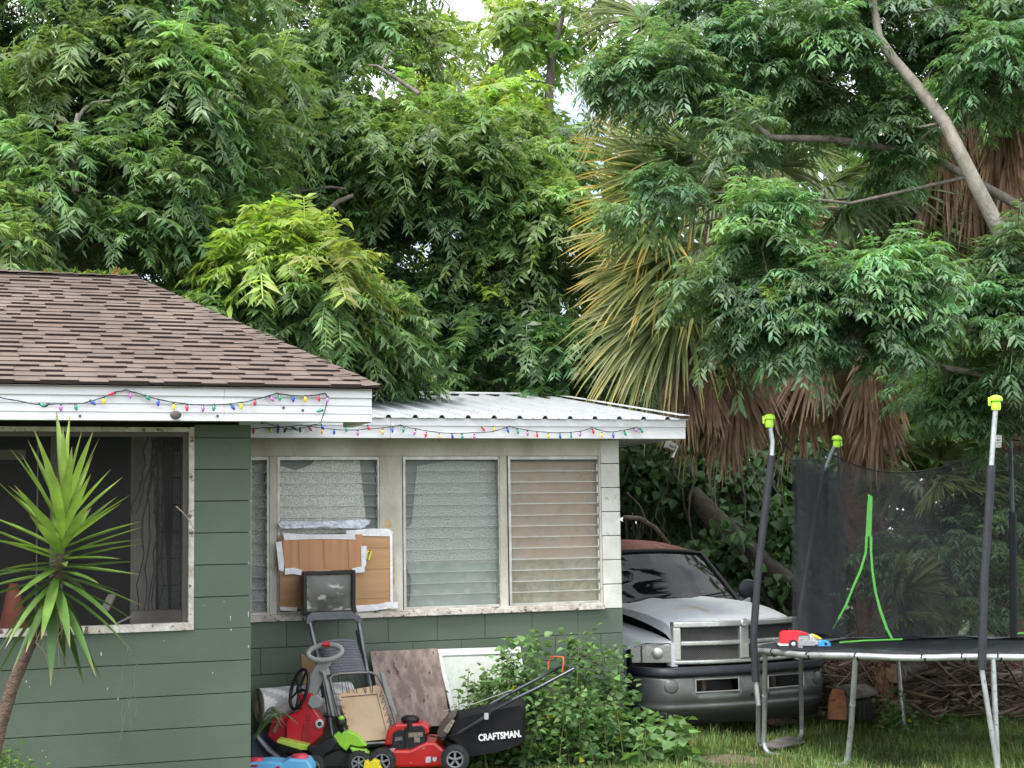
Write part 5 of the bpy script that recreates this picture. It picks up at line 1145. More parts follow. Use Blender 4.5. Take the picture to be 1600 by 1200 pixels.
yt=empty('yellow_toy',P(583,1200,10.7),0,'bright yellow plastic toy in front of the left mower wheel','toy'); yt.location.z=0
mb=MB(); EX(mb,[(566,1210),(569,1190),(574,1188),(576,1193),(583,1187),(592,1190),(593,1197),(597,1203),(598,1214)],10.7,.08); mb.build('toy_body',mat('yellow_plastic',(.80,.66,.02),(.72,.58,.02),rough=.35),yt,bevel=.006)
mb=MB(); mb.lathe([(.03,0),(.03,.02),(.015,.03)],P(583,1212,10.69),(0,-1,0),14); mb.build('toy_wheel',M_blk,yt)
# ---------- lawn mower ----------
mw=empty('lawn_mower',P(655,1200,11.0),0,'red push lawn mower with a black grass bag and folded back handle','lawn mower'); mw.location.z=0
Ym=10.95
M_mred=mat('mower_red',(.55,.015,.015),(.46,.012,.012),scale=5,rough=.3,coat=.3,c3=(.3,.2,.12),s3=25,t3=(.66,.75))
mb=MB(); EX(mb,[(592,1180),(606,1172),(640,1172),(666,1160),(680,1160),(694,1172),(700,1180),(700,1194),(690,1199),(612,1200),(600,1194)],Ym+.03,.42); mb.build('deck',M_mred,mw,bevel=.02)
mb=MB(); EX(mb,[(600,1164),(606,1140),(618,1132),(660,1130),(670,1136),(671,1146),(660,1150),(650,1148),(636,1150),(618,1166)],Ym+.10,.22); mb.build('engine_cover',M_mred,mw,bevel=.014)
mb=MB(); EX(mb,[(612,1168),(614,1146),(624,1140),(632,1142),(632,1170),(622,1172)],Ym+.07,.06); EX(mb,[(632,1136),(660,1134),(664,1140),(664,1166),(654,1172),(632,1172)],Ym+.09,.2); EX(mb,[(604,1166),(664,1164),(660,1178),(606,1178)],Ym+.13,.2); mb.lathe([(.055,0),(.07,.01),(.07,.03),(.05,.045),(0,.05)],P(641,1128,Ym+.2),(0,0,1),20); mb.tube([P(640,1140,Ym+.1),P(640,1128,Ym+.1)],.02); mb.build('engine_block',M_blk,mw,bevel=.005)
mb=MB(); EX(mb,[(638,1145),(661,1144),(661,1151),(638,1152)],Ym+.083,.004); EX(mb,[(647,1152),(656,1152),(656,1160),(647,1160)],Ym+.083,.004); mb.build('engine_label',mat('worn_label',(.30,.27,.18),(.12,.11,.09),scale=60,rough=.6),mw)
mb=MB(); EX(mb,[(617,1152),(628,1151),(629,1157),(617,1158)],Ym+.066,.004); mb.build('engine_vent',mat('vent_grey',(.2,.2,.2),(.03,.03,.03),scale=80,rough=.5),mw)
mb=MB(); EX(mb,[(665,1183),(673,1182),(673,1191),(665,1192)],Ym+.027,.003); EX(mb,[(676,1183),(682,1183),(682,1188),(679,1191),(676,1188)],Ym+.027,.003); mb.build('deck_sticker',mat('sticker_print',(.70,.70,.72),(.35,.35,.42),scale=120,rough=.5),mw)
mb=MB(); EX(mb,[(604,1174),(612,1169),(618,1170),(614,1176)],Ym+.02,.02); mb.build('trim_chip',mat('pale_red_chip',(.6,.3,.3),rough=.4),mw)
twheel(711,1186,Ym-.02,.100,.05,mw,spokes=5,lug=30,rim=mat('wheel_grey',(.26,.265,.27),(.18,.18,.185),rough=.6)); twheel(597,1190,Ym-.02,.095,.05,mw,spokes=5,lug=30,rim=mat('wheel_grey')); twheel(700,1172,Ym+.42,.095,.05,mw,spokes=5,lug=30,rim=mat('wheel_grey'))
mb=MB(); EX(mb,[(683,1143),(700,1121),(712,1119),(704,1135),(697,1152),(692,1158),(684,1152)],Ym+.05,.36); mb.build('rear_flap',mat('brown_black_plastic',(.05,.035,.03),(.08,.06,.05),scale=12,rough=.5),mw,bevel=.006)
mb=MB(); EX(mb,[(692,1142),(706,1124),(711,1126),(700,1146)],Ym+.04,.005); mb.build('safety_label',mat('safety_label',(.5,.42,.3),(.12,.10,.08),scale=70,rough=.6),mw)
# grass bag as a soft sagging volume
M_bag=mat('black_mesh_cloth',(.009,.009,.010),(.015,.015,.017),scale=7,rough=.85,spec=.2,bump=.5,bscale=5)
mb=MB(); out=[(697,1152),(706,1130),(716,1120),(760,1112),(800,1101),(818,1100),(822,1108),(821,1140),(822,1158),(816,1166),(780,1176),(740,1184),(724,1186),(716,1172),(706,1160)]
f=[P(x,y,Ym-.0) for x,y in out]; cen=sum(f,Vector())/len(f); nR=6; lay=[]
for k in range(nR+1):
    d=k/nR; sc=1-.06*abs(2*d-1)**4*2; lay.append([cen+(p-cen)*sc+Vector((0,.48*d-.02*math.sin(p.x*40)*math.sin(d*9),.006*math.sin(p.x*50+d*8))) for p in f])
n=len(f); vs=[p for L_ in lay for p in L_]; fs=[(k*n+i,k*n+(i+1)%n,(k+1)*n+(i+1)%n,(k+1)*n+i) for k in range(nR) for i in range(n)]
fs+=[tuple(range(n)),tuple(range((nR+1)*n-1,nR*n-1,-1))]; mb.add(vs,fs,False); bagp=mb.build('grass_bag',M_bag,mw,bevel=.01)
c=P(781,1149.5,Ym-.004+.012)
text('CRAFTSMAN.',.066,Matrix.Translation(c+Vector((0,-.018,0)))@Matrix.Rotation(R_(90),4,'X')@Matrix.Rotation(R_(5.0),4,'Z')@Matrix.Diagonal((.80,1,1,1)),mat('white_print',(.8,.8,.8),(.7,.7,.7),rough=.6),bagp,'bag_lettering',bold=.0025)
MBk=mat('black_tube',(.02,.025,.032),(.035,.04,.05),scale=6,rough=.3,coat=.3)
mb=MB(); mb.tube([P(708,1150,Ym+.02),P(735,1134,Ym-.02),P(762,1118,Ym-.03),P(770,1110,Ym-.03),P(800,1094,Ym-.03),P(840,1075,Ym-.03),P(880,1054,Ym-.03),P(897,1045,Ym-.02)],.0125,8)
mb.tube([P(715,1120,Ym+.42),P(760,1104,Ym+.42),P(800,1082,Ym+.42),P(840,1061,Ym+.42),P(874,1042,Ym+.42),P(885,1040,Ym+.3),P(897,1045,Ym-.02)],.0125,8); mb.build('handle_tube',MBk,mw)
mb=MB(); mb.tube([P(857,1046,Ym+.3),P(857,1036,Ym+.3),P(860,1027,Ym+.3),P(868,1026,Ym+.2),P(880,1027,Ym+.1),P(881,1036,Ym+.1),P(878,1050,Ym+.1)],.006,6); mb.build('orange_bail',mat('orange_bail',(.55,.12,.03),rough=.4),mw)
mb=MB(); mb.tube([P(694,1111,Ym+.2),P(740,1100,Ym+.2),P(800,1078,Ym+.3)],.003,5); mb.build('pale_starter_cord',mat('pale_cord',(.4,.42,.36),rough=.7),mw)
mb=MB(); mb.tube([P(672,1150,Ym+.1),P(690,1153,Ym-.02),P(720,1146,Ym-.03),P(750,1128,Ym-.04),P(775,1105,Ym-.04),P(800,1092,Ym-.04)],.004,5); mb.tube([P(735,1138,Ym-.01),P(745,1158,Ym-.012)],.002,4); mb.tube([P(832,1079,Ym-.02),P(850,1056,Ym+.2),P(880,1050,Ym+.1)],.003,5); mb.build('control_cable',M_blk,mw)
mb=MB(); mb.lathe([(.014,0),(.018,.01),(.018,.03),(.01,.034)],P(760,1118,Ym-.03),(0,-1,0),8); mb.box(P(760,1119,Ym-.07),(.03,.01,.045)); mb.build('clamp_knob',mat('pale_knob',(.45,.46,.48),rough=.4),mw)
# ================= PICKUP TRUCK =================
TX,TY,TYAW=2.05,13.2,R_(22)
tz=0.04
truck=empty('pickup_truck',(TX,TY,tz),TYAW,'old faded silver pickup truck with a rusty roof parked beside the green house','pickup truck')
TM=Matrix.Translation((TX,TY,tz))@Matrix.Rotation(TYAW,4,'Z')
M_paint=mat('faded_silver_paint',(.78,.80,.84),(.62,.65,.69),scale=2.6,rough=.38,metal=.1,coat=.15,c3=(.42,.26,.17),s3=2.3,t3=(.62,.70),r2=.6)
M_hoodp=mat('oxidised_hood_paint',(.82,.84,.87),(.66,.69,.73),scale=3.0,rough=.42,metal=.05,coat=.1,c3=(.60,.45,.34),s3=2.0,t3=(.56,.70),r2=.65)
M_rust=mat('rusty_roof',(.20,.085,.065),(.28,.14,.11),scale=5,rough=.8,bump=.2,c3=(.33,.22,.18),s3=12,t3=(.58,.7))
M_chr=mat('aged_chrome',(.74,.75,.73),(.55,.56,.54),scale=6,rough=.22,metal=.75,r2=.42)
M_bump=mat('tarnished_bumper_chrome',(.22,.235,.23),(.14,.15,.15),scale=3,rough=.25,metal=.5,r2=.5)
M_dark=mat('dark_gap',(.012,.012,.014),rough=.8)
def yf(x,w=.62,b=.10): return b*(abs(x)/w)**2.2
# hood
def hood(u,v):
    x0=(u*2-1); w=.63+.09*v; x=x0*w; y=.13+yf(x,.63,.12)*(1-v)+v*1.18
    z=.93+.12*(1-(1-v)**2.2)-.05*abs(x0)**3-.015*(1-abs(x0))*0
    z+=.018*math.exp(-((abs(x0)-.38)/.10)**2)*min(1,v*3)
    if v<.08: z-=(.08-v)*.35
    return (x,y,z)
mb=MB(TM); mb.grid(hood,28,18)
def hside(s):
    def f(u,v):
        h=hood(1 if s>0 else 0,u); return (h[0]+s*.004*v,h[1],h[2]-.10*v*(1-.6*u))
    return f
mb.grid(hside(1),14,2); mb.grid(hside(-1),14,2)
mb.build('hood',M_hoodp,truck)
# fenders with headlamp recess
for s in (-1,1):
    def fen(u,v,s=s):
        a=u*1.2; 
        x=.625+.09*v*0+ .36*min(1,math.sin(min(a,1.2)*1.309)) if a<1.2 else .985
        dx=(x-.625)/.36; y=.24+ .20*dx**2*(1-v)+v*1.20; z=.735+.14*v**.7-(.0 if dx<.6 else (dx-.6)**1.6*.30)
        return (s*x,y,z)
    mb=MB(TM); mb.grid(fen,14,12)
    def side(u,v,s=s): 
        y=.44+u*5.1; zt=.66+.2*min(1,max(0,(y-.44)/1.2))**.7 if y<1.64 else .86; 
        zb=.22
        for cy in (1.02,4.35):
            d=abs(y-cy)
            if d<.46: zb=max(zb,math.sqrt(max(0,.46**2-d*d))+.16)
        return (s*(.985-.01*v),y,zt+(zb-zt)*v)
    mb.grid(side,60,4)
    # panel round the headlamp
    mb.bb(s*.60,s*.66,.20,.30,.53,.735); mb.slab([(s*.63,.245,.735),(s*.97,.42,.68),(s*.97,.42,.70),(s*.63,.245,.75)],.01)
    mb.build('fender',M_paint,truck)
    mb=MB(TM)
    mb.slab([(s*.64,.235,.56),(s*.955,.40,.56),(s*.96,.41,.70),(s*.64,.235,.725)],.03)
    hl=mb.build('headlight',mat('lamp_reflector',(.55,.56,.55),(.30,.31,.30),scale=18,rough=.15,metal=.7,detail=1,c3=(.12,.12,.11),s3=11,t3=(.55,.62)),truck,bevel=.006)
    mb=MB(TM); mb.slab([(s*.64,.205,.565),(s*.955,.372,.565),(s*.96,.378,.695),(s*.64,.205,.72)],.004); mb.build('headlight_lens',seethrough('lamp_lens',(.72,.72,.68),.22,rough=.12,glossy=True),hl)
    mb=MB(TM); c=Vector((s*.76,.262,.645)); mb.lathe([(.050,0),(.038,.008),(.012,.012),(0,.012)],c,(s*.35,-1,0),18); mb.build('bulb_reflector',M_chr,hl)
    mb=MB(TM); mb.box((s*.885,.345,.635),(.006,.03,.14)); mb.build('lamp_divider',M_dark,hl)
# grille
mb=MB(TM); 
def gy(x): return .07+yf(x,.63,.13)
def gseg(mb,x0,x1,z0,z1,dep=.05,pr=0.0,n=10):
    n=max(1,int(abs(x1-x0)/.08))
    for i in range(n):
        a=x0+(x1-x0)*i/n; b=x0+(x1-x0)*(i+1)/n
        vs=[(a,gy(a)-pr,z0),(b,gy(b)-pr,z0),(b,gy(b)-pr,z1),(a,gy(a)-pr,z1),(a,gy(a)+dep,z0),(b,gy(b)+dep,z0),(b,gy(b)+dep,z1),(a,gy(a)+dep,z1)]
        fs=[(0,1,2,3),(4,7,6,5),(0,4,5,1),(3,2,6,7)]
        if i==0: fs.append((0,3,7,4))
        if i==n-1: fs.append((1,5,6,2))
        mb.add(vs,fs,False)
gseg(mb,-.64,.64,.865,.915,.06,.012); gseg(mb,-.64,.64,.545,.58,.06,.004); gseg(mb,-.64,-.575,.58,.865); gseg(mb,.575,.64,.58,.865); gseg(mb,-.045,.045,.58,.865,.05,.008); gseg(mb,-.575,-.045,.705,.745); gseg(mb,.045,.575,.705,.745)
gr=mb.build('grille_surround',M_chr,truck,bevel=.010)
for (x0,x1) in ((-.575,-.045),(.045,.575)):
    for (z0,z1) in ((.58,.705),(.745,.865)):
        mb=MB(TM); st=.0175; w=x1-x0; h=z1-z0; k=-int(h/st)-1
        def seg(xa,za,xb,zb):
            pa=Vector((xa,gy(xa)+.03,za)); pb=Vector((xb,gy(xb)+.03,zb)); mb.tube([pa,pb],.0032,3,cap=False)
        while x0+k*st<x1:
            for sgn in (1,-1):
                xs_=x0+k*st; xe=xs_+h*1.0; a=max(xs_,x0); b=min(xe,x1)
                if b>a:
                    za=z0+(a-xs_); zb=z0+(b-xs_)
                    if sgn<0: za,zb=z1-(za-z0),z1-(zb-z0)
                    seg(a,za,b,zb)
            k+=1
        mb.build('grille_mesh',mat('grille_wire',(.15,.15,.145),(.11,.11,.11),rough=.4,metal=.3),gr)
mb=MB(TM); gseg(mb,-.57,.57,.585,.86,.09,-.065); mb.bb(-.60,.60,.22,.30,.46,.60); mb.bb(-.6,.6,.3,.32,.46,.9); mb.bb(-.95,.95,.42,.46,.10,.60); mb.build('radiator_cavity',M_dark,truck)
mb=MB(TM); mb.lathe([(.040,0),(.042,.010),(.030,.014)],(0,.052,.895),(0,-1,.15),18)
for i in range(10): pass
mb.box((0,.034,.893),(.020,.012,.036)); mb.tube([(-.010,.034,.907),(-.026,.032,.915),(-.028,.03,.897),(-.018,.03,.890)],.005,5); mb.tube([(.010,.034,.907),(.026,.032,.915),(.028,.03,.897),(.018,.03,.890)],.005,5); mb.build('head_emblem',M_chr,truck,bevel=.003)
for (x,z) in ((-.22,.535),(.12,.535)):
    pass
# bumper
def by(x): 
    a=abs(x); return .0+.10*(a/.9)**2+ (.30*max(0,(a-.78)/.20)**1.6 if a>.78 else 0)
def strip(mb,zs,xs,skip=(),off=None,th=0):
    n=len(xs); off=off or [0]*len(zs)
    vs=[(x,by(x)+o,z) for z,o in zip(zs,off) for x in xs]
    fs=[]
    for j in range(len(zs)-1):
        for i in range(n-1):
            xm=(xs[i]+xs[i+1])/2; zm=(zs[j]+zs[j+1])/2
            if any(a<xm<b and c<zm<d for a,b,c,d in skip): continue
            fs.append((j*n+i,j*n+i+1,(j+1)*n+i+1,(j+1)*n+i))
    mb.add(vs,fs,True)
xs=sorted(set([round(-.98+.07*i,3) for i in range(29)]+[-.52,-.11,.19,.58]))
op=[(-.52,-.11,.315,.425),(.19,.58,.315,.425)]
mb=MB(TM); strip(mb,[.455,.425,.315,.24,.225,.20,.15],xs,op,[.012,0,0,.004,.02,.008,.02]); bp=mb.build('bumper',M_bump,truck,solid=.004)
for (a,b,c,d) in op:
    mb=MB(TM); r=.007; L_=[(a,c),(b,c),(b,d),(a,d)]; pts=[]
    for (x,z) in L_: pts.append((x,by(x)-.004,z))
    mb.tube([pts[0],pts[1]],r,6); mb.tube([pts[1],pts[2]],r,6); mb.tube([pts[2],pts[3]],r,6); mb.tube([pts[3],pts[0]],r,6); mb.build('slot_rim',M_chr,bp)
    mb=MB(TM); mb.bb(a-.03,b+.03,.17,.2,c-.04,d+.04); mb.build('slot_cavity',M_dark,bp)
    mb=MB(TM); mb.bb(a+.10,a+.14,.10,.12,c-.03,d+.03); mb.build('slot_bracket',mat('rusty_bracket',(.16,.11,.09),(.1,.07,.06),rough=.9),bp)
mb=MB(TM); strip(mb,[.455,.475,.525,.53],xs,(),[-.012,-.022,-.018,.05]); mb.build('bumper_top_pad',mat('black_bumper_pad',(.022,.027,.036),(.035,.04,.05),scale=5,rough=.5),truck,solid=.004)
mb=MB(TM); strip(mb,[.15,.12,.035],[x*.93 for x in xs],(),[.02,.06,.09]); mb.build('air_dam',mat('black_air_dam',(.035,.037,.04),(.05,.05,.05),rough=.6),truck,solid=.004)
for s in (-1,1):
    mb=MB(TM); x=s*.74; mb.lathe([(.058,0),(.062,.006),(.05,.010),(0,.011)],(x,by(x)+.004,.375),(s*.25,-1,0),20); mb.build('fog_lamp_blank',M_bump,truck)
mb=MB(TM); mb.lathe([(.012,0),(.012,.006),(0,.008)],(0.02,by(0)-.001,.275),(0,-1,0),10); mb.build('bumper_bolt',M_dark,truck)
# cab
def cabw(z): return .80-.16*(z-1.0)/.55
W0=(.76,1.34,1.00); W1=(.66,1.92,1.47)
def ws(u,v):
    x0=u*2-1; w=W0[0]*(1-v)+W1[0]*v; x=x0*w; y=W0[1]*(1-v)+W1[1]*v+.10*x0*x0; z=W0[2]*(1-v)+W1[2]*v-.02*x0*x0+ (.02*(1-x0*x0) if v>.5 else 0)
    return (x,y,z)
mb=MB(TM); mb.grid(ws,14,8)
mb.build('windshield',seethrough('windshield_glass',(.006,.008,.009),.80,rough=.03),truck); _mc['windshield_glass'].node_tree.nodes['Principled BSDF'].inputs['Specular IOR Level'].default_value=.28
mb=MB(TM)
for s in (-1,1):
    mb.tube([Vector(ws((s+1)/2,v/6))+Vector((s*.015,0,0)) for v in range(7)],.026,8)
mb.tube([Vector(ws(i/12,1))+Vector((0,0,.008)) for i in range(13)],.022,8); mb.build('pillar_trim',M_blk,truck)
def roof(u,v):
    x0=u*2-1; t=ws(u,1); y=t[1]+v*1.35; z=t[2]+.015+.10*math.sin(min(1,v*2.2)*math.pi/2)*(1-.55*abs(x0)**3)-(.06*max(0,v-.8)/.2)
    return (t[0]*(1+.02*min(1,v*4)),y,z)
mb=MB(TM); mb.grid(roof,14,12); mb.build('roof_panel',M_rust,truck)
mb=MB(TM)
for s in (-1,1):
    mb.add([(s*.93,1.5,.86),(s*.93,3.3,.86),(s*.93,3.3,1.02),(s*.93,1.5,1.02)],[(0,1,2,3)]); mb.add([(s*.93,3.2,1.02),(s*.93,3.3,1.02),(s*.69,3.28,1.5),(s*.70,3.15,1.5)],[(0,1,2,3)]); mb.add([(s*.72,1.30,1.0),(s*.93,1.5,1.02),(s*.93,1.5,.86),(s*.72,1.3,.88)],[(0,1,2,3)])
mb.add([(-.93,3.3,.2),(.93,3.3,.2),(.93,3.3,1.02),(-.93,3.3,1.02)],[(0,1,2,3)])
mb.add([(-.93,5.5,.3),(.93,5.5,.3),(.93,5.5,.86),(-.93,5.5,.86)],[(0,1,2,3)]); mb.add([(-.93,3.4,.6),(.93,3.4,.6),(.93,5.5,.6),(-.93,5.5,.6)],[(0,1,2,3)])
mb.add([(-.72,1.30,1.0),(.72,1.30,1.0),(.72,1.36,.99),(-.72,1.36,.99)],[(0,1,2,3)])
mb.build('cab_and_bed',M_paint,truck,solid=.006)
mb=MB(TM); mb.bb(-.80,.80,1.5,1.9,.88,.98); mb.bb(-.78,.78,2.7,2.75,.5,1.35); mb.bb(-.8,.8,1.5,3.2,.4,.44)
for x in (-.4,.4): mb.bb(x-.2,x+.2,2.3,2.42,.6,1.18); mb.bb(x-.11,x+.11,2.35,2.42,1.18,1.34)
mb.build('cab_interior',M_dark,truck,bevel=.02)
mb=MB(TM); ring=[(.38+.17*math.cos(a),1.85+.06*math.sin(a),1.02+.16*math.sin(a)) for a in [i*2*math.pi/24 for i in range(24)]]; mb.tube(ring,.013,6,closed=True); mb.build('steering_wheel',mat('worn_grey_plastic',(.09,.09,.095),rough=.5),truck)
mb=MB(TM)
for (x0,x1) in ((-.55,.02),(.05,.62)):
    mb.tube([(x0,1.27,1.03),(x0+.2,1.33,1.055),(x1,1.45,1.085)],.010,5); mb.tube([(x0,1.25,1.03),(x1,1.36,1.06)],.007,5)
mb.build('wiper',M_blk,truck)
mb=MB(TM); mb.bb(-.7,.7,1.28,1.40,.965,1.005); mb.build('cowl',M_blk,truck)
mb=MB(TM); mb.ell((.96,1.58,1.10),(.125,.05,.10)); mb.tube([(.80,1.62,1.03),(.90,1.58,1.06)],.022,6); mb.build('side_mirror',mat('mirror_black',(.03,.034,.042),(.04,.045,.05),rough=.4),truck)
for s in (-1,1):
    for y in (1.02,4.35):
        mb=MB(TM); c=(s*.84,y,.20); mb.lathe([(.2,-.12),(.31,-.12),(.345,-.06),(.345,.06),(.31,.12),(.2,.12)],c,(s,0,0),28,cap=False); t_=mb.build('wheel',M_rub,truck); mb=MB(TM); mb.lathe([(.2,.10),(.19,.05),(.08,.06),(.06,.11),(0,.12)],c,(s,0,0),20); mb.build('wheel_rim',M_steel,t_)
# ================= TRAMPOLINE =================
tc_=Vector((3.45,11.95,0)); TR=1.53; tramp=empty('trampoline',tc_,0,'round trampoline with a grey steel rail, black foam poles and a torn sagging net','trampoline')
M_galv=mat('galvanised_tube',(.50,.53,.54),(.34,.36,.37),scale=9,rough=.42,metal=.55,bump=.05,c3=(.22,.2,.17),s3=30,t3=(.62,.7))
M_foam=mat('black_foam_sleeve',(.016,.017,.023),(.026,.027,.034),scale=6,rough=.7,bump=.25,bscale=20)
M_capl=mat('lime_cap',(.50,.85,.05),(.42,.75,.05),rough=.35)
RZ=.812
TILT=-.041
def cp(deg,r=TR,z=RZ): a=R_(deg); return tc_+Vector((r*math.cos(a),r*math.sin(a),z+TILT*r*math.sin(a)))
mb=MB(); mb.tube([cp(i*5,TR,RZ+.004*math.sin(i)) for i in range(72)],.0235,10,closed=True); mb.build('rail',M_galv,tramp)
def uleg(t0,f0,f1,t1):
    mb=MB(); up=Vector((0,0,1)); d=(f1-f0).normalized(); pts=[t0,t0.lerp(f0,.6)]
    for k in range(6):
        a=k/5*math.pi/2; pts.append(f0+up*.10*(1-math.sin(a))+d*.10*(1-math.cos(a)))
    m=(f0+f1)/2; pts.append(m+up*.0)
    for k in range(6):
        a=math.pi/2*(1-k/5); pts.append(f1+up*.10*(1-math.sin(a))-d*.10*(1-math.cos(a)))
    pts+=[t1.lerp(f1,.6),t1]
    mb.tube(pts,.0195,10); 
    for (t,f) in ((t0,f0),(t1,f1)):
        q=t.lerp(f,.42); mb.tube([q,q+(f-t)*.02],.0225,10)
    mb.build('leg',M_galv,tramp)
def gp(px,py):
    p=G(px,py,.0)
    for _ in range(4): p=G(px,py,gz(p.x,p.y)+.018)
    return p
uleg(cp(190),gp(1194,1177),gp(1326,1199),cp(229))
uleg(cp(182),gp(1185,1169),gp(1253,1156),G(1240,1020,.78) if False else Vector((2.36,12.42,.79)))
a_=cp(91); b_=cp(50); uleg(a_,Vector((a_.x,a_.y-.15,-.06)),Vector((b_.x,b_.y-.1,-.06)),b_)
a_=cp(265); b_=cp(305); uleg(a_,Vector((a_.x,a_.y,.02)),Vector((b_.x,b_.y,.02)),b_)
a_=cp(345); b_=cp(15); uleg(a_,Vector((a_.x,a_.y,.02)),Vector((b_.x,b_.y,.02)),b_)
# mat and springs cover
mb=MB(); nseg=72
def mt(u,v): 
    a=2*math.pi*u; r=.02+1.40*v; return tc_+Vector((r*math.cos(a),r*math.sin(a),RZ+TILT*r*math.sin(a)+.005-.05*(1-v*v)))
mb.grid(mt,nseg,10); mb.build('jumping_mat',mat('black_mat',(.028,.032,.040),(.045,.05,.06),scale=4,rough=.35,c3=(.30,.32,.33),s3=6,t3=(.64,.70),stretch=(1,3,1)),tramp)
mb=MB()
def pad(u,v):
    a=2*math.pi*u; r=1.36+.15*v; return tc_+Vector((r*math.cos(a),r*math.sin(a),RZ+TILT*r*math.sin(a)+.022+.008*math.sin(a*17)+.007*math.sin(a*5)-.02*v))
mb.grid(pad,144,3); mb.build('edge_pad',mat('black_pad',(.018,.018,.022),(.03,.03,.035),rough=.6),tramp,solid=.004)
for dg in (196,213,229,247,257,266,284):
    mb=MB(); c=cp(dg); t=Vector((-math.sin(R_(dg)),math.cos(R_(dg)),0)); o_=Vector((math.cos(R_(dg)),math.sin(R_(dg)),0)); mb.tube([c+o_*.027*math.cos(k*.7)+Vector((0,0,.03*math.sin(k*.7)))+t*.003*k for k in range(10)],.006,5); mb.build('tie_strap',M_blk,tramp)
def pole(pts,split,r=.0185,fr=.029,foamend=None):
    """pts world; split = indices range wrapped in foam"""
    mb=MB(); mb.tube(pts,r,10); po=mb.build('net_pole',M_galv,tramp)
    mb=MB(); fp=pts[split[0]:split[1]+1]; dense=[]
    for i in range(len(fp)-1):
        for k in range(5): dense.append(fp[i].lerp(fp[i+1],k/5))
    dense.append(fp[-1]); mb.tube(dense,[fr*(1+.05*math.sin(i*1.9)) for i in range(len(dense))],12); mb.build('foam_sleeve',M_foam,po)
    t=pts[-1]; mb=MB(); mb.lathe([(.030,-.02),(.034,.0),(.032,.03),(.028,.04),(.044,.042),(.046,.06),(.036,.078),(.014,.086),(0,.088)],t-Vector((0,0,.02)),(.05,0,1),14); mb.box(t+Vector((-.045,0,.02)),(.016,.02,.06)); mb.build('pole_cap',M_capl,po,bevel=.004); return po
Y1=11.6
pole([P(1185,1102,Y1),P(1181,1065,Y1),P(1177,1000,Y1),P(1184,900,Y1),P(1195,800,Y1),P(1206,712,Y1),P(1207,690,Y1),P(1204,672,Y1),P(1202,660,Y1)],(1,5))
Y3=10.36
f3=cp(265,TR+.04); 
pole([Vector((f3.x,f3.y,.03)),P(1534,1046,Y3),P(1538,900,Y3),P(1545,800,Y3),P(1549,727,Y3),P(1553,670,Y3),P(1556,632,Y3)],(1,4))
Y2=13.0
pole([P(1244,1000,Y2),P(1250,955,Y2),P(1262,880,Y2),P(1275,800,Y2),P(1288,735,Y2),P(1298,710,Y2),P(1307,692,Y2)],(0,0))if False else None
mb=MB(); p2=[P(x,y,Y2) for x,y in ((1244,1000),(1250,955),(1262,880),(1275,800),(1288,735),(1298,710),(1307,692))]; mb.tube(p2,.0195,10); po=mb.build('net_pole',mat('blue_grey_tube',(.22,.25,.28),(.16,.18,.2),scale=6,rough=.4,metal=.4),tramp)
t=p2[-1]; mb=MB(); mb.lathe([(.030,-.02),(.034,.0),(.032,.03),(.028,.04),(.044,.042),(.046,.06),(.036,.078),(.014,.086),(0,.088)],t-Vector((0,0,.02)),(.1,0,1),14); mb.box(t+Vector((.042,0,.0)),(.016,.02,.06)); mb.build('pole_cap',M_capl,po,bevel=.004)
Y4=13.1
mb=MB(); p4=[P(x,y,Y4) for x,y in ((1584,1000),(1582,800),(1579,700),(1578,668))]; mb.tube(p4,.018,8); po=mb.build('net_pole',mat('blue_grey_tube'),tramp); mb=MB(); mb.tube([p4[0],p4[1]],.034,10); mb.build('foam_sleeve',M_foam,po)
# net
M_net=seethrough('black_netting',(.035,.038,.045),.52,rough=.8,nscale=1.6)
def netr(a0,a1,r,zt,n,name='safety_net',wav=.03):
    mb=MB()
    def f(u,v):
        dg=a0+(a1-a0)*u; z0=RZ+TILT*r*math.sin(R_(dg))+.02; z1=zt(dg); rr=r+wav*math.sin(dg*.21)*(.4+.6*math.sin(v*3))+.05*(1-v)*0+.10*(1-math.sin(v*math.pi))*(.3)
        a=R_(dg); return tc_+Vector((rr*math.cos(a),rr*math.sin(a),z0+(z1-z0)*v))
    mb.grid(f,n,12); o=mb.build(name,M_net,tramp)
    mb=MB(); mb.tube([f(i/n,1.0) for i in range(n+1)],.006,5); mb.build('net_edge_cord',M_blk,o); return o
def zt(dg):
    s=2.52
    if dg<50: return 2.52-.10*math.sin(max(0,min(1,(50-dg)/80))*math.pi)
    if dg<128: return 2.50-.26*math.sin((dg-50)/78*math.pi)**.8
    if dg<190: return 2.36-.02*math.sin((dg-128)/62*math.pi)
    return 2.40
netr(-35,151,1.22,zt,90)
mb=MB()
def fold(u,v):
    x=1238+u*84; y=(986+u*8)*(1-v)+(706+u*38)*v; return P(x,y,12.35+.5*u+.05*math.sin(u*15)*(.4+v))
mb.grid(fold,30,10); o=mb.build('bunched_net',M_net,tramp); mb=MB(); mb.grid(lambda u,v: fold(u*.8+.1,v*.98)+Vector((0,.06,0)),24,8); mb.build('bunched_net_layer',M_net,tramp)
mb=MB(); q0=P(1203,662,Y1); q1=P(1236,704,11.9); mb.tube([q0,q0.lerp(q1,.5)+Vector((0,0,-.02)),q1],.008,5); mb.build('net_strap',M_blk,tramp); mb=MB(); mb.tube([P(1309,700,12.95),P(1313,745,12.9)],.012,5); mb.build('net_strap',M_blk,tramp)
zg=MB(); M_zip=mat('lime_webbing',(.16,.62,.10),(.12,.52,.08),scale=14,rough=.6)
def rib(pts,w,Y):
    for i in range(len(pts)-1):
        (x0,y0),(x1,y1)=pts[i],pts[i+1]; w0=w[i];w1=w[i+1]
        zg.slab([P(x0-w0,y0,Y),P(x0+w0,y0,Y),P(x1+w1,y1,Y),P(x1-w1,y1,Y)],.004)
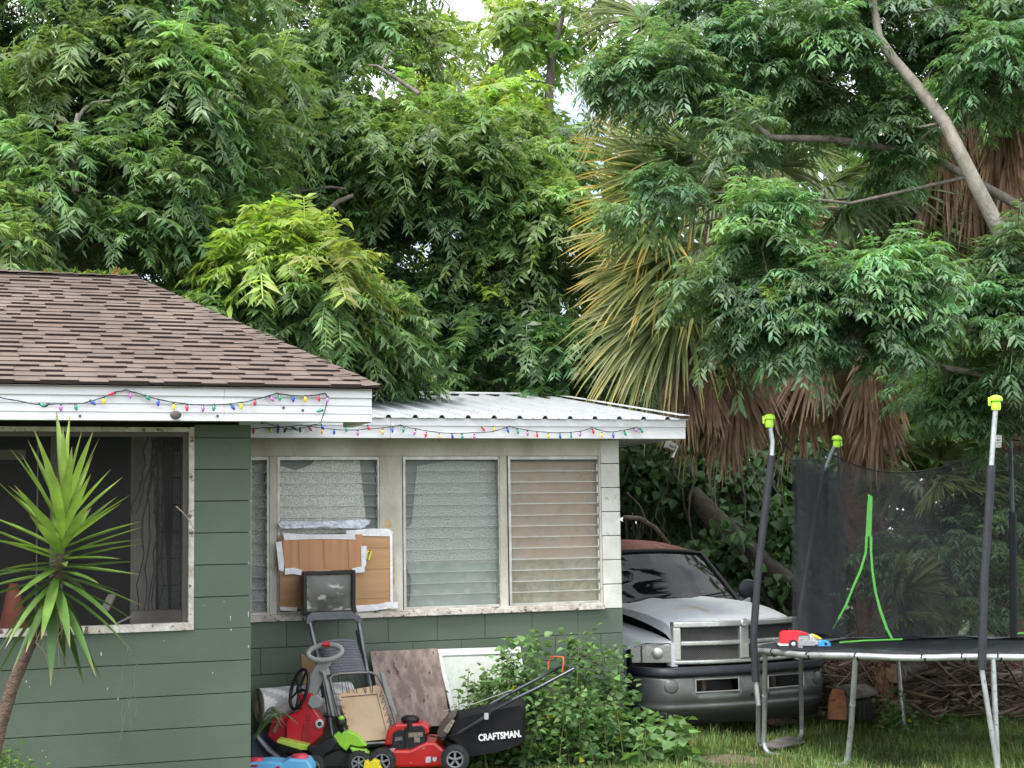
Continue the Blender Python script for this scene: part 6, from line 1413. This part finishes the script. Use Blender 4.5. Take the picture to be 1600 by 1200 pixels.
rib([(1356,772),(1360,776),(1359,790),(1357,838)],[.8,3.4,4,4.4],12.80)
rib([(1354,838),(1353,862),(1345,890),(1334,915),(1322,945),(1311,965),(1301,983)],[2.2,1.8,2,2,1.8,1.6,1],12.78)
rib([(1361,838),(1361,862),(1363,890),(1368,925),(1376,955),(1386,983),(1395,1000)],[2.2,1.8,1.8,1.9,2.2,2.2,1.8],12.76)
rib([(1312,1002.5),(1350,1000),(1395,999)],[6,6,6],12.7) if False else None
zg.build('zip_webbing',M_zip,tramp); zg=MB(); zg.tube([P(1312,1004,12.5),P(1350,1001,12.6),P(1410,999,12.7)],.008,5); zg.build('zip_webbing',M_zip,tramp); zg=MB(); zg.tube([P(1590,990,12.6),P(1630,988,12.6)],.008,5)
zg.build('zip_webbing',M_zip,tramp)
# small basket lantern on the front pole
lb=empty('wire_basket',P(1559,690,Y3+.1),0,'small pale wire mesh cup hanging beside the right front trampoline pole','basket')
mb=MB(); c=P(1558,699,Y3+.12)
for k in range(12):
    a=k*math.pi/6; mb.tube([c+Vector((.026*math.cos(a),.026*math.sin(a),0)),c+Vector((.032*math.cos(a+.3),.032*math.sin(a+.3),.08))],.0025,4,cap=False)
for z in (0,.02,.04,.06,.08): mb.tube([c+Vector(((.026+z*.075)*math.cos(a),(.026+z*.075)*math.sin(a),z)) for a in [i*.5236 for i in range(12)]],.0028,4,closed=True)
mb.build('wire_cup',mat('pale_wire',(.55,.53,.50),rough=.5),lb)
# ---------- toys on the mat ----------
def onmat(px,py,Y): p=P(px,py,Y); return p
tt1=empty('toy_fire_truck',onmat(1238,1010,11.35),0,'red toy truck with a white centred black wheel lying on the trampoline mat','toy truck'); tt1.location.z=RZ+.03
Yk=11.3
mb=MB(); EX(mb,[(1220,1006),(1221,990),(1225,986),(1250,986),(1260,989),(1263,992),(1248,993),(1246,1008),(1232,1008)],Yk,.09); mb.build('cab',mat('toy_red',(.72,.02,.04),rough=.3),tt1,bevel=.004)
mb=MB(); EX(mb,[(1246,993),(1263,993),(1264,1000),(1274,1002),(1274,1009),(1246,1009)],Yk+.005,.07); mb.build('side_panel',mat('toy_grey',(.32,.34,.36),(.2,.21,.22),scale=60,rough=.4),tt1,bevel=.002)
mb=MB(); EX(mb,[(1218,1006),(1232,1006),(1232,1009),(1218,1009)],Yk-.004,.09); mb.build('white_bumper',mat('toy_white',(.75,.75,.75),rough=.4),tt1)
w_=MB(); w_.lathe([(.032,-.02),(.034,0),(.032,.02)],P(1239,1006,Yk),(0,-1,0),18); o=w_.build('wheel',M_rub,tt1); w_=MB(); w_.lathe([(.015,.02),(.013,.026),(0,.027)],P(1239,1006,Yk),(0,-1,0),14); w_.build('hub',mat('toy_white'),o)
tt2=empty('toy_digger',onmat(1275,1008,11.45),0,'pale grey toy with a yellow top on the trampoline mat','toy'); tt2.location.z=RZ+.03
mb=MB(); EX(mb,[(1265,992),(1272,991),(1281,996),(1284,1000),(1280,1008),(1266,1007)],11.42,.06); mb.build('body',mat('toy_pale',(.55,.56,.54),(.35,.35,.33),scale=40,rough=.4),tt2,bevel=.003)
mb=MB(); EX(mb,[(1270,990),(1277,993),(1285,998),(1280,998),(1272,995)],11.41,.06); mb.build('yellow_top',mat('yellow_plastic'),tt2)
tt3=empty('blue_toy_car',onmat(1290,1011,11.3),0,'small bright blue toy car on the trampoline mat','toy car'); tt3.location.z=RZ+.03
mb=MB(); EX(mb,[(1280,1010),(1281,1003),(1285,1001),(1293,1001),(1297,1004),(1298,1010)],11.28,.07); mb.build('body',mat('toy_blue',(.03,.30,.75),rough=.3),tt3,bevel=.003)
mb=MB(); EX(mb,[(1288,1004),(1292,1004),(1293,1008),(1289,1008)],11.274,.004); mb.build('window',M_blk,tt3)
# flat board on the grass
g0=[G(1186,1163,.02),G(1232,1149,.03),G(1258,1158,.03),G(1218,1168,.02)]
mb=MB(); mb.slab(g0,.012); o=mb.build('flat_grey_board',mat('grey_board',(.22,.21,.19),(.13,.12,.11),scale=8,rough=.9),loc=g0[0]); tag(o,'thin grey board lying on the grass under the left edge of the trampoline','board')
# ---------- brush pile, logs ----------
mb=MB(); r=random.Random(12)
def bp_z(x): # pile height profile by px
    return .30+.18*math.sin((x-1230)/120) 
for k in range(900):
    px=r.uniform(1235,1640); Y=r.uniform(13.9,15.4); p=P(px,1130,Y); zmax=max(.12,min(.60,.58-.0009*max(0,px-1330)+.1*math.sin(px*.03)))
    h=r.uniform(0,1)**1.2*zmax; c=Vector((p.x,p.y,h)); a=r.gauss(0,.7) if r.random()<.6 else r.uniform(0,3.14); L=r.uniform(.25,1.1); d=Vector((math.cos(a),math.sin(a)*.6,r.gauss(-.05,.42)))
    m=c+Vector((r.uniform(-.05,.05),0,r.uniform(-.04,.08))); rad=r.choice((.004,.006,.008,.012,.018)); q0=c-d*L/2; q1=c+d*L/2; q0.z=max(q0.z,.01);q1.z=max(q1.z,.01)
    s=r.uniform(.5,1.3); mb.tube([q0,m,q1],[rad,rad*.85,rad*.4],5,cap=False,col=(s,s*r.uniform(.93,1),s*r.uniform(.85,1)))
br=mb.build('brush_pile',mat('dead_branch',(.20,.145,.11),(.10,.075,.06),scale=9,rough=.9,attr=True)); tag(br,'tangled pile of dead sticks and branches on the ground behind the trampoline','brush pile',kind='stuff')
def log(name,label,p0,p1,rad,m1,m2,cat='log'):
    e=empty(name,p0,0,label,cat); mb=MB(); p0=Vector(p0);p1=Vector(p1); mb.tube([p0,p0.lerp(p1,.5),p1],[rad,rad*.97,rad*.93],12,cap=False); mb.build('bark',m1,e); d=(p1-p0).normalized(); mb=MB()
    mb.lathe([(rad*.94,0),(0,.004)],p0-d*.001,-d,14); mb.lathe([(rad*.9,0),(0,.004)],p1+d*.001,d,14); mb.build('cut_end',m2,e); return e
M_cut=mat('cut_wood_orange',(.42,.17,.07),(.24,.12,.07),scale=14,rough=.9,bump=.4,c3=(.12,.08,.06),s3=9,t3=(.58,.68)); M_cutp=mat('cut_wood_pale',(.38,.27,.18),(.25,.17,.11),scale=14,rough=.9)
lg=empty('split_log',P(1312,1128,13.5),0,'squared wood chunk with an orange cut face and grey bark behind the trampoline leg','log')
mb=MB(); EX(mb,[(1294,1124),(1296,1092),(1302,1076),(1318,1078),(1322,1092),(1323,1126)],13.4,.05); mb.build('cut_face',M_cut,lg,bevel=.008)
mb=MB(); f=[P(1303,1075,13.42),P(1319,1079,13.42),P(1330,1094,13.45),P(1372,1086,13.9),P(1352,1073,14.0)]; mb.slab([v for v in f],.03); EX(mb,[(1318,1080),(1330,1094),(1334,1126),(1322,1126)],13.46,.35); mb.build('grey_bark',mat('grey_bark',(.16,.145,.13),(.09,.08,.07),scale=8,rough=.95,bump=.5),lg,bevel=.006)
bx=empty('black_crate',P(1352,1125,13.75),0,'black plastic crate with ribbed side beside the orange faced wood chunk','crate')
mb=MB(); EX(mb,[(1334,1096),(1362,1092),(1370,1100),(1366,1124),(1338,1127)],13.6,.3)
for k in range(4): EX(mb,[(1340+k*7,1099),(1342+k*7,1099),(1342+k*7,1122),(1340+k*7,1123)],13.585,.02)
mb.build('crate_body',M_blk,bx,bevel=.006)
solo_pts=[P(1346,1076,14.3),P(1478,1057,14.6),P(1482,1065,14.5),P(1368,1086,14.2)]
mb=MB(); mb.slab(solo_pts,.025); o=mb.build('pale_plank',mat('pale_weathered_plank',(.42,.40,.36),(.30,.28,.25),scale=7,rough=.85,stretch=(.5,4,4)),loc=solo_pts[0]); tag(o,'pale weathered plank lying across the brush pile','plank')
LG=[((1398,1052,13.9),(1440,1042,14.6),.095,'short thick log with a brown cut end on top of the brush pile'),
    ((1395,1104,13.8),(1425,1100,14.3),.055,'small grey log lying beside the sprouting weed under the trampoline'),
    ((1530,1058,14.1),(1640,1056,14.4),.055,'long grey log on the brush pile left of the far trampoline leg'),
    ((1440,1052,14.3),(1490,1046,14.7),.04,'pale thin log resting across the middle of the brush pile'),
    ((1205,1125,13.9),(1240,1131,14.2),.05,'low brown log end beside the pickup bumper')]
for (p0,p1,rad,lab) in LG: log('log',lab,P(*p0),P(*p1),rad,mat('log_bark',(.22,.19,.16),(.12,.10,.085),scale=9,rough=.95,bump=.5),M_cutp)
bush('sprouting_weed','leafy weed sprouting beside the black crate under the trampoline','plant',gb_(1390,1125,13.3),stemset([(1400,1075,13.4,5,14),(1385,1100,13.3,5,14),(1440,1110,13.3,4,20),(1500,1110,13.6,4,30),(1560,1100,13.8,4,30)],.06),.07,GN*.8,26,seed=9)
# ---------- posts/pale shed light glimpsed far behind ----------
# ================= GRASS =================
def grass(n,x0,x1,Y0,Y1,h,col,parts):
    Y=rng.uniform(Y0,Y1,n); X=(rng.uniform(x0,x1,n)-800)/2311*Y
    # keep clear of the house and the bare patch
    lx=(X+1.70)*math.cos(TH)+(Y-9.6)*math.sin(TH); lt_=-(X+1.70)*math.sin(TH)+(Y-9.6)*math.cos(TH)
    k=~((lx<s_re+.02)&(lt_>1.95))&~((lx<.02)&(lt_>-.02))
    k&=~((((X-1.62)/.40)**2+((Y-11.75)/.30)**2<1)&(rng.random(n)<.85))
    X=X[k];Y=Y[k];n=len(X); Z=np.array([gz(float(a),float(b)) for a,b in zip(X,Y)])-.005
    f=np.array([noise.noise(Vector((float(a)*1.6,float(b)*1.6,3.1))) for a,b in zip(X,Y)])
    b=np.stack([X,Y,Z],1); az=rng.uniform(0,6.283,n); hh=rng.uniform(.5,1.3,n)*h*(1+f*.9); lean=rng.uniform(.15,.9,n)
    d=np.stack([np.cos(az),np.sin(az),np.zeros(n)],1); sd=np.stack([-np.sin(az),np.cos(az),np.zeros(n)],1)*.0028
    p1=b+d*(hh*lean*.35)[:,None]+UPV*(hh*.6)[:,None]; p2=b+d*(hh*lean*.95)[:,None]+UPV*(hh*(1-.35*lean))[:,None]
    V=np.stack([b-sd,b+sd,p1+sd*.8,p1-sd*.8,p2],axis=1).reshape(-1,3); i=np.arange(n)[:,None]*5
    c=col*(1+f[:,None]*.35)*rng.uniform(.7,1.35,(n,1)); dry=rng.random(n)<.10; c[dry]=np.array((.33,.28,.12))*rng.uniform(.6,1.1,(dry.sum(),1))
    parts.append((V,np.concatenate([i,i+1,i+2,i+3],1),np.concatenate([i+3,i+2,i+4],1),np.repeat(c,5,axis=0)))
gp_=[]
GC=np.array((.125,.195,.055))
grass(90000,560,1680,10.2,13.6,.055,GC,gp_); grass(9000,900,1680,10.6,14.2,.11,GC*.95,gp_); grass(12000,950,1700,13.4,17,.09,GC*.8,gp_); grass(9000,-100,1700,8.2,10.2,.05,GC,gp_)
V=[];F4=[];F3=[];C=[];n0=0
for v,a,b,c in gp_: V.append(v);F4.append(a+n0);F3.append(b+n0);C.append(c);n0+=len(v)
go=npmesh('grass',np.concatenate(V),[np.concatenate(F4),np.concatenate(F3)],np.concatenate(C),leafmat('grass_blade',trans=.3,rough=.5,spec=.3)); tag(go,'short green lawn grass with longer tufts around the trampoline and the truck','grass',kind='stuff')
